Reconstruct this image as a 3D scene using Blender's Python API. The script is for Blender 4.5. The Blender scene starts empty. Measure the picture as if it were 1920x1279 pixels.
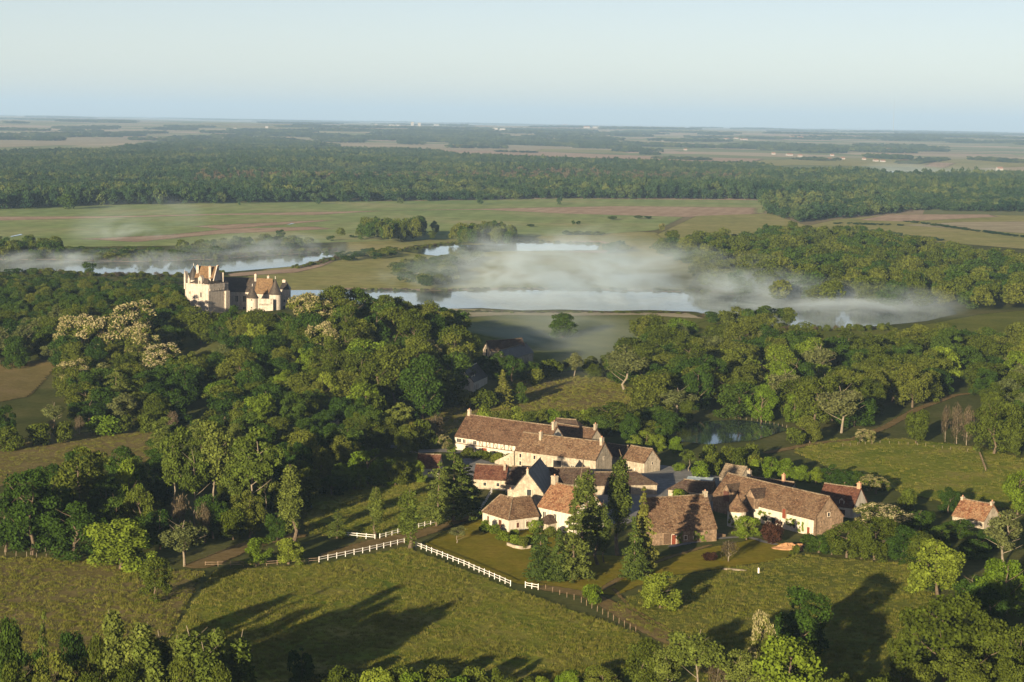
import bpy, math, random
import numpy as np
from mathutils import Vector, Matrix

# ------------------------------------------------------------------ camera, sky, sun, exposure
sc = bpy.context.scene
col = sc.collection
FPX, CAMH = 3900.0, 95.0                 # focal length in photo pixels (1920 wide), camera height in metres
PITCH = math.atan(411.5 / FPX); ROLL = math.radians(0.955)
cp, sp_ = math.cos(PITCH), math.sin(PITCH)
FW = np.array([0, cp, -sp_]); _R = np.array([1., 0, 0]); _U = np.array([0, sp_, cp])
RT = _R * math.cos(ROLL) + _U * math.sin(ROLL)
UP = _U * math.cos(ROLL) - _R * math.sin(ROLL)
CAM = np.array([0, 0, CAMH])
cam = bpy.data.cameras.new('camera'); camo = bpy.data.objects.new('camera', cam); col.objects.link(camo)
cam.lens = FPX * 36 / 1920; cam.sensor_width = 36; cam.clip_start = 1; cam.clip_end = 200000
m = Matrix(((RT[0], UP[0], -FW[0], 0), (RT[1], UP[1], -FW[1], 0), (RT[2], UP[2], -FW[2], CAMH), (0, 0, 0, 1)))
camo.matrix_world = m
sc.camera = camo

SUN_AZ, SUN_EL = math.radians(21), math.radians(9.5)    # light travels 21 deg right of the view direction
LD = Vector((math.sin(SUN_AZ) * math.cos(SUN_EL), math.cos(SUN_AZ) * math.cos(SUN_EL), -math.sin(SUN_EL)))
sun = bpy.data.lights.new('sun', 'SUN'); suno = bpy.data.objects.new('sun', sun); col.objects.link(suno)
sun.energy = 5.0; sun.angle = math.radians(0.55); sun.color = (1.0, 0.80, 0.52)
suno.rotation_euler = LD.to_track_quat('-Z', 'Y').to_euler(); suno.location = (-100, -200, 300)

world = bpy.data.worlds.new('World'); sc.world = world; world.use_nodes = True
wn = world.node_tree; wn.nodes.clear()
sky = wn.nodes.new('ShaderNodeTexSky'); sky.sky_type = 'NISHITA'; sky.sun_disc = False
sky.sun_elevation = SUN_EL; sky.sun_rotation = math.radians(180) + SUN_AZ
sky.altitude = 100; sky.air_density = 0.5; sky.dust_density = 0.5; sky.ozone_density = 0.6
bg = wn.nodes.new('ShaderNodeBackground'); bg.inputs['Strength'].default_value = 0.05
wo = wn.nodes.new('ShaderNodeOutputWorld')
wb = wn.nodes.new('ShaderNodeMix'); wb.data_type = 'RGBA'; wb.blend_type = 'MULTIPLY'; wb.inputs[0].default_value = 1; wb.inputs[7].default_value = (1.14, .945, .84, 1)   # white balance
wn.links.new(sky.outputs[0], wb.inputs[6]); wn.links.new(wb.outputs[2], bg.inputs[0]); wn.links.new(bg.outputs[0], wo.inputs[0])

sc.view_settings.view_transform = 'Standard'; sc.view_settings.look = 'None'
sc.view_settings.exposure = 1.5; sc.view_settings.gamma = 1.0
try: sc.view_settings.use_curve_mapping = False
except Exception: pass
sc.render.engine = 'CYCLES'
cy = sc.cycles
cy.use_denoising = True
try: cy.denoiser = 'OPENIMAGEDENOISE'
except Exception: pass
cy.max_bounces = 9; cy.diffuse_bounces = 1; cy.glossy_bounces = 2; cy.transmission_bounces = 2
cy.volume_bounces = 7; cy.transparent_max_bounces = 12
cy.sample_clamp_indirect = 6.0

# ------------------------------------------------------------------ terrain and projection
def sstep(a, b, x):
    t = np.clip((np.asarray(x, float) - a) / (b - a), 0, 1); return t * t * (3 - 2 * t)
HILL = (-126.0, 898.0)
def hgt(x, y):
    x = np.asarray(x, float); y = np.asarray(y, float)
    r2 = ((x - HILL[0]) / 70) ** 2 + ((y - HILL[1]) / 112) ** 2
    h = 11.0 * np.exp(-r2 ** 1.4 / 1.2)
    r3 = ((x + 54) / 54) ** 2 + ((y - 800) / 95) ** 2
    h = h + 13.0 * np.exp(-r3 ** 1.4 / 1.2)
    h = h + 0.25 * np.sin(x * .045 + 1.3) * np.sin(y * .026) * sstep(390, 510, y) * (1 - sstep(810, 940, y))
    far = sstep(6500, 14800, y)
    h = h + far * (46 + 8 * np.sin(x * .00061 + y * .00027) * np.sin(y * .00055 + 1) + 5 * np.sin(x * .0017 + 2 + y * .0006))
    return h
def proj(p):
    d = np.asarray(p, float) - CAM; w = d @ FW
    return 960 + FPX * (d @ RT) / w, 639.5 - FPX * (d @ UP) / w
def rayd(px, py): return FW * FPX + RT * (px - 960) + UP * (639.5 - py)
def Pz(px, py, z):
    d = rayd(px, py); t = (z - CAMH) / d[2]; return CAM + d * t
_TT = np.concatenate([np.arange(200, 1800, 1.2), np.geomspace(1800, 90000, 900)]) / FPX
def P(px, py):
    d = rayd(px, py); q = CAM[None] + d[None] * _TT[:, None]
    dz = q[:, 2] - hgt(q[:, 0], q[:, 1]); i = np.argmax(dz < 0)
    if dz[i] >= 0: i = len(_TT) - 1
    if i == 0: t = _TT[0]
    else: t = _TT[i - 1] + (_TT[i] - _TT[i - 1]) * dz[i - 1] / (dz[i - 1] - dz[i])
    r = CAM + d * t; r[2] = float(hgt(r[0], r[1])); return r
def mpp(p): return float((np.asarray(p) - CAM) @ FW) / FPX           # metres per photo pixel at a point

# ------------------------------------------------------------------ object helpers
def link(o, parent=None):
    col.objects.link(o)
    if parent is not None: o.parent = parent
    return o
def tag(o, label=None, cat=None, group=None, kind=None):
    if label: o['label'] = label
    if cat: o['category'] = cat
    if group: o['group'] = group
    if kind: o['kind'] = kind
    return o
def empty(name, loc, rz=0, label=None, cat=None, group=None):
    o = bpy.data.objects.new(name, None); o.empty_display_size = .5; o.location = loc; o.rotation_euler = (0, 0, rz)
    col.objects.link(o); return tag(o, label, cat, group)
def mesh_obj(name, me, parent=None, loc=None):
    o = bpy.data.objects.new(name, me); col.objects.link(o)
    if parent is not None: o.parent = parent
    if loc is not None: o.location = loc
    return o
class MB:
    def __init__(s): s.v = []; s.f = []
    def add(s, vs, fs):
        n = len(s.v); s.v += [tuple(map(float, q)) for q in vs]; s.f += [tuple(n + i for i in f) for f in fs]; return s
    def box(s, x0, x1, y0, y1, z0, z1):
        v = [(x, y, z) for z in (z0, z1) for y in (y0, y1) for x in (x0, x1)]
        return s.add(v, [(0, 2, 3, 1), (4, 5, 7, 6), (0, 1, 5, 4), (2, 6, 7, 3), (0, 4, 6, 2), (1, 3, 7, 5)])
    def prism(s, poly, z0, z1):                    # poly counter-clockwise
        n = len(poly); v = [(x, y, z0) for x, y in poly] + [(x, y, z1) for x, y in poly]
        f = [tuple(range(n))[::-1], tuple(range(n, 2 * n))] + [(i, (i + 1) % n, n + (i + 1) % n, n + i) for i in range(n)]
        return s.add(v, f)
    def tube(s, pts, rads, n=7, cap=True):
        pts = [np.asarray(p, float) for p in pts]; rings = []
        for i, p in enumerate(pts):
            t = pts[min(i + 1, len(pts) - 1)] - pts[max(i - 1, 0)]; t = t / (np.linalg.norm(t) + 1e-9)
            a = np.cross(t, [0, 1, .13]); a = a / (np.linalg.norm(a) + 1e-9); b = np.cross(t, a)
            rings.append([p + rads[i] * (a * math.cos(k * 2 * math.pi / n) + b * math.sin(k * 2 * math.pi / n)) for k in range(n)])
        v = [q for r in rings for q in r]
        f = [(i * n + k, i * n + (k + 1) % n, (i + 1) * n + (k + 1) % n, (i + 1) * n + k) for i in range(len(pts) - 1) for k in range(n)]
        if cap: f.append(tuple(range((len(pts) - 1) * n, len(pts) * n)))
        return s.add(v, f)
    def lathe(s, prof, n=20, c=(0, 0)):
        v = [(c[0] + r * math.cos(k * 2 * math.pi / n), c[1] + r * math.sin(k * 2 * math.pi / n), z) for r, z in prof for k in range(n)]
        f = [(i * n + k, i * n + (k + 1) % n, (i + 1) * n + (k + 1) % n, (i + 1) * n + k) for i in range(len(prof) - 1) for k in range(n)]
        return s.add(v, f)
    def mesh(s, name, mat):
        me = bpy.data.meshes.new(name); me.from_pydata(s.v, [], s.f); me.update()
        if mat is not None: me.materials.append(mat)
        return me
    def build(s, name, mat, parent=None, loc=None): return mesh_obj(name, s.mesh(name, mat), parent, loc)
def np_mesh(name, V, F, mat):
    me = bpy.data.meshes.new(name); V = np.asarray(V, np.float32); F = np.asarray(F, np.int32); k = F.shape[1]
    me.vertices.add(len(V)); me.vertices.foreach_set('co', V.ravel())
    me.loops.add(F.size); me.loops.foreach_set('vertex_index', F.ravel())
    me.polygons.add(len(F)); me.polygons.foreach_set('loop_start', np.arange(0, F.size, k, dtype=np.int32))
    me.update(calc_edges=True)
    if mat is not None: me.materials.append(mat)
    return me

# ------------------------------------------------------------------ materials
def newmat(name):
    mt = bpy.data.materials.new(name); mt.use_nodes = True; nt = mt.node_tree; nt.nodes.clear(); return mt, nt
def nd(nt, typ, props=None, **ins):
    n = nt.nodes.new('ShaderNode' + typ)
    for k, v in (props or {}).items(): setattr(n, k, v)
    for k, v in ins.items():
        k2 = k.replace('_', ' ')
        s = n.inputs[int(k[1:])] if (k[0] == 'i' and k[1:].isdigit()) else n.inputs[k2]
        if isinstance(v, bpy.types.NodeSocket): nt.links.new(v, s)
        elif isinstance(v, bpy.types.Node): nt.links.new(v.outputs[0], s)
        else:
            if isinstance(v, tuple) and len(v) == 3 and s.type == 'RGBA': v = v + (1,)
            s.default_value = v
    return n
def ramp(nt, fac, stops, interp='LINEAR'):
    n = nt.nodes.new('ShaderNodeValToRGB'); cr = n.color_ramp; cr.interpolation = interp
    while len(cr.elements) < len(stops): cr.elements.new(0.5)
    for e, (p, c) in zip(cr.elements, stops):
        e.position = p; e.color = (c + (1,)) if isinstance(c, tuple) else (c, c, c, 1)
    nt.links.new(fac if isinstance(fac, bpy.types.NodeSocket) else fac.outputs[0], n.inputs[0]); return n
def mixc(nt, fac, a, b, mode='MIX'):
    n = nt.nodes.new('ShaderNodeMix'); n.data_type = 'RGBA'; n.blend_type = mode
    for s, v in ((n.inputs[0], fac), (n.inputs[6], a), (n.inputs[7], b)):
        if isinstance(v, bpy.types.NodeSocket): nt.links.new(v, s)
        elif isinstance(v, bpy.types.Node): nt.links.new(v.outputs[0], s)
        else: s.default_value = (v + (1,)) if isinstance(v, tuple) else v
    return n.outputs[2]
def math_(nt, op, a, b=None, clamp=False):
    n = nt.nodes.new('ShaderNodeMath'); n.operation = op; n.use_clamp = clamp
    for s, v in zip(n.inputs, (a, b)):
        if v is None: continue
        if isinstance(v, bpy.types.NodeSocket): nt.links.new(v, s)
        elif isinstance(v, bpy.types.Node): nt.links.new(v.outputs[0], s)
        else: s.default_value = v
    return n.outputs[0]
def out(nt, surf=None, vol=None):
    o = nt.nodes.new('ShaderNodeOutputMaterial')
    if surf is not None: nt.links.new(surf.outputs[0], o.inputs['Surface'])
    if vol is not None: nt.links.new(vol.outputs[0], o.inputs['Volume'])
def wpos(nt, scale=None):
    g = nd(nt, 'NewGeometry')
    if scale is None: return g.outputs['Position']
    mp = nd(nt, 'Mapping', Vector=g.outputs['Position'], Scale=scale); return mp.outputs[0]

def leaf_mat(name, c1, c2, c3, trans=0.10, noise=0.45, patch=0.0):
    mt, nt = newmat(name)
    oi = nd(nt, 'ObjectInfo'); 
    fac = oi.outputs['Random']
    if patch:
        pn = nd(nt, 'TexNoise', Vector=wpos(nt), Scale=.008, Detail=4.0); fac = math_(nt, 'ADD', math_(nt, 'MULTIPLY', fac, 1 - patch), math_(nt, 'MULTIPLY', ramp(nt, pn, [(.35, 0.), (.65, 1.)]).outputs[0], patch))
    r = ramp(nt, fac, [(0, c1), (.5, c2), (1, c3)])
    n = nd(nt, 'TexNoise', Vector=wpos(nt), Scale=0.55, Detail=3.0)
    v = ramp(nt, n, [(.3, 1 - noise), (.7, 1 + noise)])
    c = mixc(nt, 1.0, r, v, 'MULTIPLY')
    d = nd(nt, 'BsdfDiffuse', Color=c); t = nd(nt, 'BsdfTranslucent', Color=c)
    mx = nd(nt, 'MixShader', i0=trans, i1=d, i2=t); out(nt, mx); return mt
def simple_mat(name, c, rough=.8, var=.25, scale=2.0, c2=None, metal=0.0, coords='obj'):
    mt, nt = newmat(name)
    vec = nd(nt, 'TexCoord').outputs['Object'] if coords == 'obj' else wpos(nt)
    n = nd(nt, 'TexNoise', Vector=vec, Scale=scale, Detail=5.0, Roughness=.65)
    if c2 is None: c2 = tuple(q * (1 - var) for q in c); c = tuple(min(1, q * (1 + var * .5)) for q in c)
    r = ramp(nt, n, [(.32, c2), (.68, c)])
    b = nd(nt, 'BsdfPrincipled', Base_Color=r, Roughness=rough, Metallic=metal); b.inputs['Specular IOR Level'].default_value = .25
    out(nt, b); return mt
def roof_mat(name, ca, cb, cc, slate=False):
    mt, nt = newmat(name)
    tc = nd(nt, 'TexCoord').outputs['Object']
    mp = nd(nt, 'Mapping', Vector=tc, Scale=(1.9, 1.9, 3.4))
    vo = nd(nt, 'TexVoronoi', Vector=mp.outputs[0], Scale=1.0)
    big = nd(nt, 'TexNoise', Vector=tc, Scale=.33, Detail=5.0, Roughness=.7)
    fine = nd(nt, 'TexNoise', Vector=tc, Scale=3.2, Detail=3.0)
    cell = nd(nt, 'SeparateColor', Color=vo.outputs['Color'])
    base = ramp(nt, cell.outputs[0], [(0, ca), (.55, cb), (1, cc)])
    patch = ramp(nt, big, [(.38, 0.0), (.62, 1.0)])
    lich = mixc(nt, math_(nt, 'MULTIPLY', patch.outputs[0], .62), base, cc)
    dark = ramp(nt, fine, [(.3, .5), (.62, 1.2)])
    c = mixc(nt, 1.0, lich, dark, 'MULTIPLY')
    sep = nd(nt, 'SeparateXYZ', Vector=tc)
    crs = nd(nt, 'TexWave', {'bands_direction': 'Z', 'wave_profile': 'SAW'}, Vector=tc, Scale=1.6, Distortion=.6)
    hsum = math_(nt, 'ADD', math_(nt, 'MULTIPLY', crs.outputs[1], .6), vo.outputs[0])
    bp = nd(nt, 'Bump', Strength=.55, Distance=.06, Height=hsum)
    b = nd(nt, 'BsdfPrincipled', Base_Color=c, Roughness=.55 if slate else .85, Normal=bp); b.inputs['Specular IOR Level'].default_value = .35 if slate else .15
    out(nt, b); return mt
def wall_mat(name, ca, cb, stone=.5):
    mt, nt = newmat(name)
    tc = nd(nt, 'TexCoord').outputs['Object']
    vo = nd(nt, 'TexVoronoi', Vector=tc, Scale=2.4, Randomness=.9)
    n = nd(nt, 'TexNoise', Vector=tc, Scale=.5, Detail=6.0, Roughness=.7)
    st = nd(nt, 'Mapping', Vector=tc, Scale=(1.5, 1.5, .25)); streak = nd(nt, 'TexNoise', Vector=st.outputs[0], Scale=1.0, Detail=4.0)
    c = mixc(nt, ramp(nt, n, [(.3, 0.), (.7, 1.)]).outputs[0], ca, cb)
    cell = nd(nt, 'SeparateColor', Color=vo.outputs['Color'])
    c = mixc(nt, stone, c, mixc(nt, 1.0, c, ramp(nt, cell.outputs[0], [(0, .55), (1, 1.25)]), 'MULTIPLY'))
    c = mixc(nt, .6, c, mixc(nt, 1.0, c, ramp(nt, streak, [(.35, .6), (.6, 1.08)]), 'MULTIPLY'))
    bp = nd(nt, 'Bump', Strength=.35, Distance=.05, Height=vo.outputs[0])
    b = nd(nt, 'BsdfPrincipled', Base_Color=c, Roughness=.9, Normal=bp); b.inputs['Specular IOR Level'].default_value = .1
    out(nt, b); return mt
MT = {}
MT['tile'] = roof_mat('old_clay_tile', (.050, .028, .018), (.108, .062, .037), (.160, .110, .070))
MT['tile_red'] = roof_mat('red_clay_tile', (0.044, 0.016, 0.011), (0.074, 0.028, 0.019), (0.111, 0.056, 0.037))
MT['tile_orange'] = roof_mat('orange_clay_tile', (.095, .036, .020), (.185, .085, .045), (.24, .155, .09))
MT['tile_dull'] = roof_mat('dull_clay_tile', (0.033, 0.021, 0.017), (0.052, 0.033, 0.027), (0.074, 0.056, 0.041))  # on some roofs this dull tone stands in for shade
MT['tile_pale'] = roof_mat('pale_lichen_tile', (0.111, 0.081, 0.056), (0.163, 0.126, 0.085), (0.207, 0.170, 0.126))
MT['tile_brown'] = roof_mat('brown_clay_tile', (.040, .022, .015), (.084, .046, .029), (.122, .078, .050))
MT['slate'] = roof_mat('dark_slate', (.016, .0135, .012), (.025, .021, .019), (.038, .033, .029), True)
MT['slate_brown'] = roof_mat('brown_slate', (0.022, 0.019, 0.018), (0.038, 0.032, 0.027), (0.059, 0.046, 0.037), True)
MT['castle_tile'] = roof_mat('castle_clay_tile', (0.074, 0.041, 0.024), (0.126, 0.074, 0.041), (0.185, 0.126, 0.070))
MT['stone'] = wall_mat('limestone_wall', (.29, .25, .195), (.39, .345, .275))
MT['stone_red'] = wall_mat('warm_rubble_wall', (0.178, 0.122, 0.081), (0.237, 0.174, 0.122), .9)
MT['render'] = wall_mat('pale_render', (.46, .425, .36), (.54, .50, .43), .10)
MT['castle'] = wall_mat('castle_limestone', (.34, .305, .27), (.44, .40, .355), .4)
MT['white'] = simple_mat('white_fence_paint', (.62, .61, .59), .6, .12, 4)
MT['wood'] = simple_mat('weathered_wood', (.22, .16, .11), .85, .4, 3)
MT['timber'] = simple_mat('dark_timber', (.10, .065, .042), .85, .4, 3)
MT['reddoor'] = simple_mat('red_door_paint', (.17, .045, .026), .6, .3, 3)
MT['browndoor'] = simple_mat('brown_door', (.09, .04, .03), .6, .2, 3)
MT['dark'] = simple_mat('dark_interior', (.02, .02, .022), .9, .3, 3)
MT['glass'] = simple_mat('window_glass', (.035, .04, .045), .12, .2, 2)
MT['frame'] = simple_mat('window_surround', (.58, .51, .42), .8, .15, 3)
MT['brick'] = simple_mat('chimney_brick', (.42, .23, .15), .9, .35, 4)
MT['bark'] = simple_mat('bark', (.11, .085, .06), .9, .4, 2)
MT['bark_pale'] = simple_mat('pale_bark', (.20, .17, .13), .9, .35, 2)
MT['earth'] = simple_mat('bare_earth', (.36, .20, .10), .95, .4, 1.2)
MT['metal'] = simple_mat('pale_blue_roofing', (.28, .34, .37), .4, .15, 2)

# ------------------------------------------------------------------ ground sheet, fields, roads, water
def poly_sd(poly, X, Y):
    """signed distance, positive inside"""
    poly = np.asarray(poly, float); d2 = np.full(X.shape, 1e18); ins = np.zeros(X.shape, bool); n = len(poly)
    for i in range(n):
        a = poly[i]; b = poly[(i + 1) % n]; e = b - a
        wx = X - a[0]; wy = Y - a[1]; t = np.clip((wx * e[0] + wy * e[1]) / (e @ e + 1e-12), 0, 1)
        d2 = np.minimum(d2, (wx - e[0] * t) ** 2 + (wy - e[1] * t) ** 2)
        c = (a[1] <= Y) != (b[1] <= Y)
        xi = a[0] + (Y - a[1]) * (e[0] / (e[1] if abs(e[1]) > 1e-12 else 1e-12))
        ins ^= c & (X < xi)
    d = np.sqrt(d2); return np.where(ins, d, -d)
def line_sd(pts, hw, X, Y):
    pts = np.asarray(pts, float); d2 = np.full(X.shape, 1e18)
    for a, b in zip(pts[:-1], pts[1:]):
        e = b - a; wx = X - a[0]; wy = Y - a[1]; t = np.clip((wx * e[0] + wy * e[1]) / (e @ e + 1e-12), 0, 1)
        d2 = np.minimum(d2, (wx - e[0] * t) ** 2 + (wy - e[1] * t) ** 2)
    return hw - np.sqrt(d2)
def gpoly(pp): return [tuple(P(*q)[:2]) for q in pp]
_level = [0]
def sheet(name, pp, mat, res=None, edge=2.0, off=None, line=None, smooth_water=False):
    g = np.array(gpoly(pp)); pad = (line or 0) + 1
    x0, y0 = g.min(0) - pad; x1, y1 = g.max(0) + pad
    if res is None: res = max((x1 - x0), (y1 - y0)) / 90
    nx = int((x1 - x0) / res) + 2; ny = int((y1 - y0) / res) + 2
    xs = x0 + np.arange(nx) * res; ys = y0 + np.arange(ny) * res; X, Y = np.meshgrid(xs, ys)
    sd = line_sd(g, line, X, Y) if line else poly_sd(g, X, Y)
    _level[0] += 1
    dist = float(np.mean(g[:, 1]))
    o_ = off if off is not None else .03 + _level[0] * .006 + dist * 2.0e-5
    Z = hgt(X, Y) + o_
    keep = sd > -res * .75; cell = keep[:-1, :-1] & keep[1:, :-1] & keep[:-1, 1:] & keep[1:, 1:]
    idx = np.arange(nx * ny).reshape(ny, nx); F = np.stack([idx[:-1, :-1], idx[:-1, 1:], idx[1:, 1:], idx[1:, :-1]], -1)[cell]
    used = np.unique(F); remap = np.zeros(nx * ny, int); remap[used] = np.arange(len(used))
    V = np.stack([X, Y, Z], -1).reshape(-1, 3)[used]
    me = np_mesh(name, V, remap[F], mat)
    at = me.attributes.new('edge', 'FLOAT', 'POINT'); at.data.foreach_set('value', np.clip(sd.ravel()[used] / edge, -1, 1).astype(np.float32))
    o = mesh_obj(name, me); return tag(o, kind='structure')
def edge_mask(nt, shader, nscale=.5, amp=1.0):
    a = nd(nt, 'Attribute', {'attribute_name': 'edge'})
    n = nd(nt, 'TexNoise', Vector=wpos(nt), Scale=nscale, Detail=4.0)
    f = math_(nt, 'ADD', a.outputs['Fac'], math_(nt, 'MULTIPLY', math_(nt, 'SUBTRACT', n.outputs[0], .5), amp))
    f = ramp(nt, f, [(.18, 0.), (.5, 1.)])
    tr = nd(nt, 'BsdfTransparent'); return nd(nt, 'MixShader', i0=f.outputs[0], i1=tr, i2=shader)
def grass_mat(name, ca, cb, cc, s1=.05, s2=.6, mask=True, stripes=None, bump=.5, rough_scale=1.5):
    mt, nt = newmat(name); pos = wpos(nt)
    n1 = nd(nt, 'TexNoise', Vector=pos, Scale=s1, Detail=5.0, Roughness=.6)
    n2 = nd(nt, 'TexNoise', Vector=pos, Scale=s2, Detail=5.0, Roughness=.75)
    c = ramp(nt, n1, [(.3, ca), (.5, cb), (.7, cc)])
    c = mixc(nt, 1.0, c, ramp(nt, n2, [(.28, .70), (.72, 1.25)]), 'MULTIPLY')
    if stripes:
        mp = nd(nt, 'Mapping', Vector=pos, Rotation=(0, 0, stripes[0])); wv = nd(nt, 'TexWave', Vector=mp.outputs[0], Scale=stripes[1], Distortion=1.5, Detail=2.0)
        c = mixc(nt, stripes[2], c, mixc(nt, 1.0, c, ramp(nt, wv.outputs[1], [(.2, .6), (.8, 1.25)]), 'MULTIPLY'))
    n3 = nd(nt, 'TexNoise', Vector=pos, Scale=rough_scale, Detail=4.0, Roughness=.8)
    bp = nd(nt, 'Bump', Strength=bump, Distance=.35, Height=n3)
    b = nd(nt, 'BsdfDiffuse', Color=c, Normal=bp)
    out(nt, edge_mask(nt, b) if mask else b); return mt
MT['meadow'] = grass_mat('long_meadow_grass', (.105, .155, .022), (.175, .20, .032), (.27, .23, .075), s1=.07)
MT['meadow_dry'] = grass_mat('dry_meadow_grass', (.14, .125, .045), (.18, .15, .062), (.22, .17, .085))
MT['meadow_green'] = grass_mat('green_meadow_grass', (.095, .12, .024), (.125, .145, .030), (.165, .17, .045))
MT['lawn'] = grass_mat('mown_lawn', (.155, .15, .018), (.20, .175, .022), (.25, .195, .034), s1=.12, stripes=(1.15, .45, .35), bump=.12)
MT['track'] = grass_mat('worn_track', (.15, .115, .045), (.19, .14, .062), (.23, .175, .09), s1=.2, bump=.2)
MT['gravel'] = grass_mat('grey_gravel', (.19, .19, .185), (.235, .235, .23), (.27, .27, .265), s1=.1, bump=.1)
MT['brownfield'] = grass_mat('bare_field', (.33, .24, .175), (.40, .30, .22), (.45, .345, .255), s1=.01, s2=.08, stripes=(.2, .02, .12), bump=.15)
MT['greenfield'] = grass_mat('young_crop_field', (.19, .27, .10), (.25, .31, .125), (.33, .33, .17), s1=.008, s2=.06, stripes=(.1, .012, .12), bump=.15)
MT['olivefield'] = grass_mat('olive_pasture', (.22, .24, .085), (.28, .275, .105), (.34, .305, .145), s1=.012, s2=.09, bump=.15)
MT['palefield'] = grass_mat('pale_crop_field', (.30, .28, .18), (.36, .32, .22), (.40, .34, .24), s1=.004, s2=.03, bump=.1)
# the ground itself: grass close by, patchwork of small fields far away
def ground_material():
    mt, nt = newmat('ground_cover'); pos = wpos(nt)
    n1 = nd(nt, 'TexNoise', Vector=pos, Scale=.04, Detail=5.0); n2 = nd(nt, 'TexNoise', Vector=pos, Scale=.5, Detail=5.0, Roughness=.75)
    c = ramp(nt, n1, [(.3, (.06, .075, .024)), (.5, (.085, .098, .032)), (.72, (.13, .125, .05))])
    vo = nd(nt, 'TexVoronoi', {'distance': 'CHEBYCHEV'}, Vector=nd(nt, 'Mapping', Vector=pos, Rotation=(0, 0, .5), Scale=(.0022, .00085, 1)).outputs[0], Scale=1.0)
    cs = nd(nt, 'SeparateColor', Color=vo.outputs['Color'])
    fc = ramp(nt, cs.outputs[0], [(0, (.17, .21, .10)), (.3, (.22, .25, .12)), (.5, (.32, .31, .19)), (.68, (.42, .36, .25)), (.85, (.46, .36, .27)), (1, (.19, .23, .11))], 'CONSTANT')
    sep = nd(nt, 'SeparateXYZ', Vector=pos)
    ff = ramp(nt, math_(nt, 'DIVIDE', sep.outputs[1], 9400.0), [(.18, 0.), (.30, 1.)])
    c = mixc(nt, ff.outputs[0], c, fc)
    c = mixc(nt, 1.0, c, ramp(nt, n2, [(.28, .7), (.72, 1.25)]), 'MULTIPLY')
    bp = nd(nt, 'Bump', Strength=.4, Distance=.3, Height=n2)
    out(nt, nd(nt, 'BsdfDiffuse', Color=c, Normal=bp)); return mt
MT['ground'] = ground_material()
def axis(fine0, fine1, step, lo, hi):
    a = list(np.arange(fine0, fine1 + .1, step)); s = step
    while a[-1] < hi: s *= 1.14; a.append(a[-1] + s)
    b = []; s = step; q = fine0
    while q > lo: s *= 1.14; q -= s; b.append(q)
    return np.array(b[::-1] + a)
gx = axis(-260, 260, 4, -60000, 60000); gy = axis(300, 1160, 5, -3000, 66000)
GX, GY = np.meshgrid(gx, gy); GZ = hgt(GX, GY); gi = np.arange(GX.size).reshape(GX.shape)
ground = mesh_obj('ground', np_mesh('ground', np.stack([GX, GY, GZ], -1).reshape(-1, 3), np.stack([gi[:-1, :-1], gi[:-1, 1:], gi[1:, 1:], gi[1:, :-1]], -1).reshape(-1, 4), MT['ground']))
ground.data.polygons.foreach_set('use_smooth', np.ones(len(ground.data.polygons), bool)); tag(ground, kind='structure')

# far and middle fields
sheet('field', [(-300, 400), (-300, 470), (300, 462), (640, 455), (1130, 440), (1240, 432), (1300, 402), (1440, 400), (1450, 376), (1060, 372), (820, 376), (420, 380), (180, 384), (60, 388)], MT['greenfield'], edge=12)
sheet('field', [(560, 560), (640, 548), (1300, 546), (1330, 500), (1240, 436), (1000, 425), (640, 440), (640, 470), (500, 500), (420, 530)], MT['olivefield'], res=4, edge=12)
sheet('field', [(-60, 406), (-60, 416), (180, 410), (420, 404), (600, 404), (730, 396), (900, 394), (1050, 401), (1290, 408), (1430, 405), (1430, 389), (1150, 386), (900, 391), (640, 396), (420, 400), (200, 405)], MT['brownfield'], edge=25)
sheet('field', [(120, 448), (300, 440), (420, 428), (600, 424), (640, 430), (420, 440), (260, 456)], MT['brownfield'], edge=25)
sheet('field', [(340, 424), (600, 412), (640, 414), (420, 432)], MT['brownfield'], edge=25)
sheet('field', [(1225, 440), (1300, 405), (1450, 400), (1520, 424), (1600, 446), (1400, 452), (1260, 462)], MT['olivefield'], edge=8)
sheet('field', [(1560, 412), (1500, 425), (1640, 445), (1950, 470), (1990, 405), (1680, 401)], MT['olivefield'], edge=10)
sheet('field', [(1600, 413), (1700, 416), (1880, 407), (1860, 402), (1660, 402)], MT['brownfield'], edge=14)
sheet('field', [(1680, 422), (1950, 440), (1980, 415), (1800, 416)], MT['palefield'], edge=10)
sheet('field', [(690, 282), (1000, 299), (1160, 302), (1420, 305), (1440, 298), (1200, 292), (980, 283), (720, 277)], MT['brownfield'], edge=40)
sheet('field', [(480, 270), (700, 279), (980, 284), (1180, 287), (1200, 280), (960, 272), (700, 264), (540, 256), (470, 256)], MT['palefield'], edge=40)
sheet('field', [(-80, 280), (240, 268), (330, 262), (300, 256), (160, 257), (-80, 264)], MT['palefield'], edge=40)
sheet('field', [(90, 300), (230, 298), (230, 291), (90, 291)], MT['palefield'], edge=25)
sheet('field', [(1330, 318), (1420, 300), (1600, 296), (1900, 300), (1960, 312), (1800, 318), (1640, 312), (1500, 310)], MT['olivefield'], edge=40)
sheet('field', [(1720, 312), (1780, 316), (1800, 306), (1740, 304)], MT['brownfield'], edge=40)
sheet('field', [(-300, 530), (-300, 660), (-60, 640), (140, 610), (340, 575), (330, 545), (180, 535)], MT['meadow_green'], res=3, edge=6)

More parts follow.
